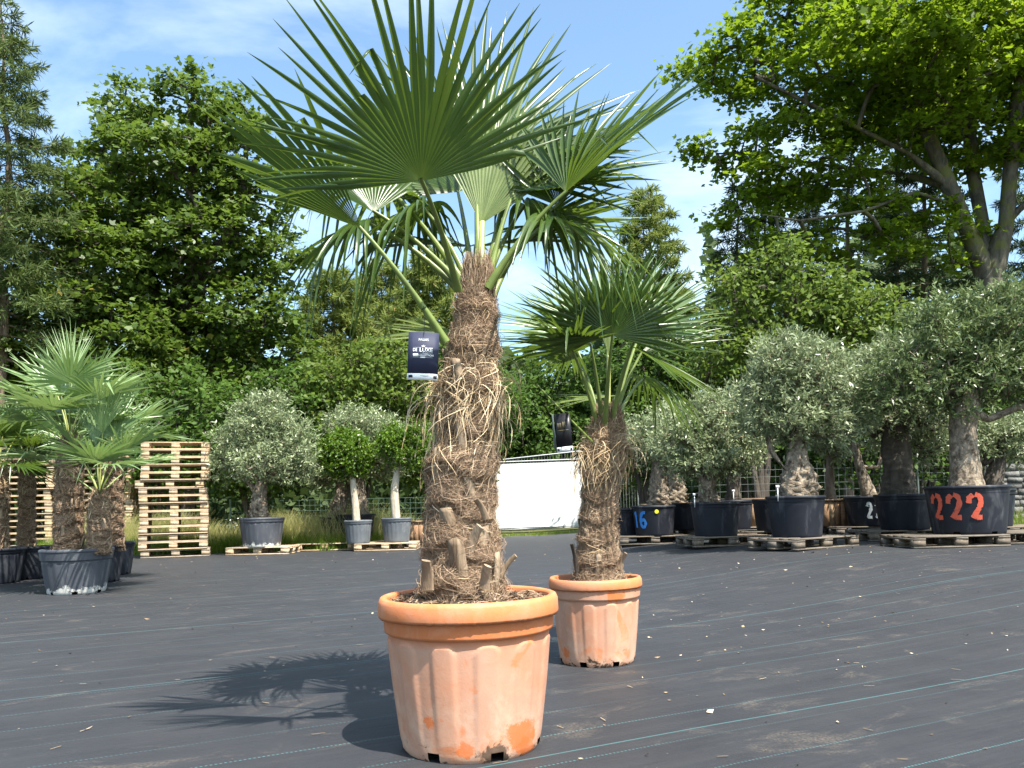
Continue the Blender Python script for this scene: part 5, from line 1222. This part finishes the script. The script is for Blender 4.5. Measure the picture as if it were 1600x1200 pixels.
# ------------------------------------------------------------------ left-hand palms
def auto_palm(label, base, H, r0_, r1_, nleaf, R, seed, mat='palm_c', group='fan palms in dark pots', pl=.42, nfib=1500, lean=(0, 0), nseg=30, nstub=10, minel=-5):
    rng = np.random.default_rng(seed); t = thing('fan_palm', label, 'palm tree', base, group)
    zs = base[2] + np.array([0, .2, .5, .8, .95, 1.0]) * H; xs_ = base[0] + lean[0] * np.array([0, .2, .5, .8, .95, 1]); ys_ = base[1] + lean[1] * np.array([0, .2, .5, .8, .95, 1])
    T = Trunk(0, 0, zs, xs_, np.array([r0_, r0_ * .95, r0_ * .9, (r0_ + r1_) / 2, r1_, r1_ * .6]), ys_)
    palm_trunk(t, T, rng, nfib, nstub, [(base[2] + H * .72, 60, .06, .12), (base[2] + H * .85, 60, .06, .10)], .0014)
    top = T.c(np.array(zs[-1]))
    for k in range(nleaf):
        f = k / (nleaf - 1); el = rad(84 - (84 - minel) * f ** .9); az = k * 2.39996 + rng.normal() * .2 + seed
        d = np.array([math.cos(el) * math.cos(az), math.cos(el) * math.sin(az), math.sin(el)]); p0 = top - [0, 0, H * .06 * f]
        hub = p0 + d * pl * rng.uniform(.8, 1.15) - np.array([0, 0, .05 * f]); eb = el - rad(8 + 22 * f)
        m = np.array([math.cos(eb) * math.cos(az), math.cos(eb) * math.sin(az), math.sin(eb)]); n = np.array([-math.sin(eb) * math.cos(az), -math.sin(eb) * math.sin(az), math.cos(eb)])
        g = Geo(); fan(g, hub, m, n, R * rng.uniform(.85, 1.1), rad(rng.uniform(200, 250) if f > .12 else 60), nseg, rng, .04 + .1 * f, .25, .02)
        lf = part('leaf', g, MT[mat], t); gp = Geo(); petiole(gp, p0, (p0 + hub) / 2 + np.array([0, 0, .05]), hub, .011, .007); part('petiole', gp, MT['petiole_y'] if k < 4 else MT['petiole'], lf, True)
    return t
def gpot(label, px, Y, wpx, hpx, mat, seed, **kw): return olive_pot(label, px, Y, wpx, hpx, mat, 0.002, seed, **kw)
tP, bP, RtP, RbP, hP = gpot('dark grey ribbed pot with a white lime splash, holding two palms', 121, 9.1, 105, 68, 'darkgreypot', 61, nfl=20, depth=.007, band=.26, taper=.80, notch=7)
k9 = 9.1 / F
auto_palm('taller palm of the pair sharing the lime-splashed pot', np.array([XatY(108, 9.1), 9.1, hP - .05]), 180 * k9, 21 * k9, 14 * k9, 12, .72, 71, nfib=5000, pl=.62, minel=32)
auto_palm('short palm of the pair sharing the lime-splashed pot', np.array([XatY(157, 9.05), 9.02, hP - .05]), 92 * k9, 17 * k9, 12 * k9, 10, .62, 72, nfib=4000, pl=.62, minel=34)
tP2, bP2, _, _, hP2 = gpot('black pot half hidden behind the lime-splashed pot', 150, 10.4, 84, 56, 'blackpot', 62)
auto_palm('palm rising just behind the pair, its trunk in shade', np.array([XatY(176, 10.4), 10.4, hP2 - .05]), 150 * 10.4 / F, 17 * 10.4 / F, 12 * 10.4 / F, 11, .66, 73, nfib=2500, pl=.58, minel=30)
gpot('dark pot showing only its side beyond the black pot by the lime-splashed one', 174, 11.6, 70, 50, 'blackpot', 63)
tP3, bP3, _, _, hP3 = gpot('black pot holding the shaded slim palm trunk', 42, 11.2, 74, 50, 'blackpot', 64)
auto_palm('palm with a slim shaded trunk standing before a pallet stack', np.array([XatY(42, 11.2), 11.2, hP3 - .05]), 135 * 11.2 / F, 13 * 11.2 / F, 10 * 11.2 / F, 11, .60, 74, nfib=2500, pl=.52, minel=25)
tP4, bP4, _, _, hP4 = gpot('black pot at the outer end of the palm row', -6, 10.6, 84, 54, 'blackpot', 65)
auto_palm('palm at the outer end of the row, leaves drooping low', np.array([XatY(-2, 10.6), 10.6, hP4 - .05]), 130 * 10.6 / F, 15 * 10.6 / F, 11 * 10.6 / F, 15, .64, 75, nfib=2500, mat='palm', pl=.5, minel=15)

# ------------------------------------------------------------------ banner fence, wire fence, wall
def galv(): return plain('galvanised_steel', (.42, .44, .45), .45, .5, .15, 12, .6)
MT['galv'] = galv()
def banner_fence():
    Y = 23.3; x0, x1 = XatY(742, Y), XatY(934, Y); z0 = float(gz(0, Y)); zt = 2.02; slope = .012
    t = thing('banner_fence', 'mobile steel fence panel covered with a blank white banner', 'fence', ((x0 + x1) / 2, Y, z0))
    def P(x, z, dy=0): return np.array([x, Y + dy, z0 + z + (x - x0) * slope])
    for a, b_ in (((x0, .10), (x1, .10)), ((x0, zt), (x1, zt))): g = Geo(); tube(g, [P(*a), P(*b_)], .021, 8, True); part('frame_rail', g, MT['galv'], t, True)
    for x in (x0, x1): g = Geo(); tube(g, [P(x, .01), P(x, zt + .04)], .021, 8, True); part('frame_post', g, MT['galv'], t, True); g = Geo(); box(g, P(x, .06), (.12, .32, .06)); part('concrete_foot', g, plain('concrete', (.36, .35, .33), .9, .2), t)
    n = 40; m = 14; X = np.linspace(x0 + .02, x1 - .02, n); Z = np.linspace(.14, zt - .06, m); g = Geo(); V = []
    for x in X:
        for z in Z:
            V.append(P(x, z, -.035 + .010 * math.sin(x * 5 + z * 2) * math.sin(z * 4.3 + x) + .006 * math.sin(z * 14 + x * 3)))
    i = (np.arange(n - 1) * m)[:, None]; j = np.arange(m - 1)[None]; g.add(np.array(V), np.stack([i + j, i + m + j, i + m + j + 1, i + j + 1], -1).reshape(-1, 4))
    part('banner', g, plain('white_banner_cloth', (.84, .85, .86), .6, .3, .02, 2), t, True)
    g = Geo(); y2 = Y + .35
    for k in range(60): x = x0 - .3 + k * (x1 - x0 + 1.5) / 60; ztt = z0 + 2.05 + (x - x0) * .085; tube(g, [(x, y2, z0 + .1), (x, y2, ztt)], .004, 4)
    t2 = thing('mesh_fence', 'steel mesh fence with a rising top rail just behind the white banner', 'fence', ((x0 + x1) / 2, y2, z0)); part('mesh_wires', g, MT['galv'], t2)
    g = Geo(); tube(g, [(x0 - .3, y2, z0 + 2.05 - .03), (x1 + 1.2, y2, z0 + 2.05 + (x1 - x0 + 1.2) * .085)], .02, 8, True); part('top_rail', g, MT['galv'], t2, True)
    for x in (x0 - .3, x1 + 1.2): g = Geo(); tube(g, [(x, y2, z0 - .02), (x, y2, z0 + 2.05 + (x - x0) * .085)], .022, 8, True); part('post', g, MT['galv'], t2, True)
banner_fence()
def wire_fence(label, pxa, pxb, Y, h, col, step=.13):
    m = plain('fence_wire', col, .5, .4, .1); xa, xb = XatY(pxa, Y), XatY(pxb, Y); g = Geo(); zf = lambda x: float(gz(x, Y))
    t = thing('wire_fence', label, 'fence', ((xa + xb) / 2, Y, zf((xa + xb) / 2)), 'wire mesh fences')
    for x in np.arange(xa, xb, step): tube(g, [(x, Y, zf(x)), (x, Y, zf(x) + h)], .0035, 4)
    for z in np.arange(.08, h + .01, step): tube(g, [(x, Y, zf(x) + z) for x in np.linspace(xa, xb, 12)], .0035, 4)
    part('mesh_wires', g, m, t)
    for x in np.arange(xa, xb + .1, 2.4): g = Geo(); tube(g, [(x, Y, zf(x) - .05), (x, Y, zf(x) + h + .05)], .022, 8, True); part('post', g, m, t, True)
wire_fence('green wire mesh fence behind the clipped trees', 360, 760, 18.6, 1.05, (.10, .16, .13), .12)
wire_fence('wire mesh fence behind the right-hand olives', 1060, 1640, 16.4, 1.3, (.12, .14, .13), .14)
def stone_wall():
    Y = 15.0; x0, x1 = XatY(1556, Y), XatY(1760, Y); z0 = .2; rng = np.random.default_rng(4)
    t = thing('stone_wall', 'grey stone retaining wall beyond the red-digit pot', 'wall', ((x0 + x1) / 2, Y, z0)); m = barkmat('grey_stone', (.09, .088, .08), (.20, .195, .18), 9, 1, .9)
    g = Geo(); box(g, ((x0 + x1) / 2, Y + .20, z0 + .5), ((x1 - x0) / 2, .12, .55)); part('mortar_core', g, plain('mortar', (.16, .155, .145), .95, .1), t)
    z = z0
    while z < z0 + 1.05:
        h = rng.uniform(.09, .13); x = x0 - rng.uniform(0, .1)
        while x < x1:
            w = rng.uniform(.12, .3); g = Geo(); box(g, (x + w / 2, Y + .06 + rng.uniform(-.015, .015), z + h / 2), (w / 2 - .008, .06, h / 2 - .004), jit=.006); part('stone', g, m, t); x += w
        z += h
stone_wall()
print('verts', sum(len(m.vertices) for m in bpy.data.meshes), 'tris', sum(sum(len(p.vertices) - 2 for p in m.polygons) if len(m.polygons) < 2000 else int(np.sum(np.array([0]))) + len(m.loops) - 2 * len(m.polygons) for m in bpy.data.meshes), 'objs', len(bpy.data.objects))
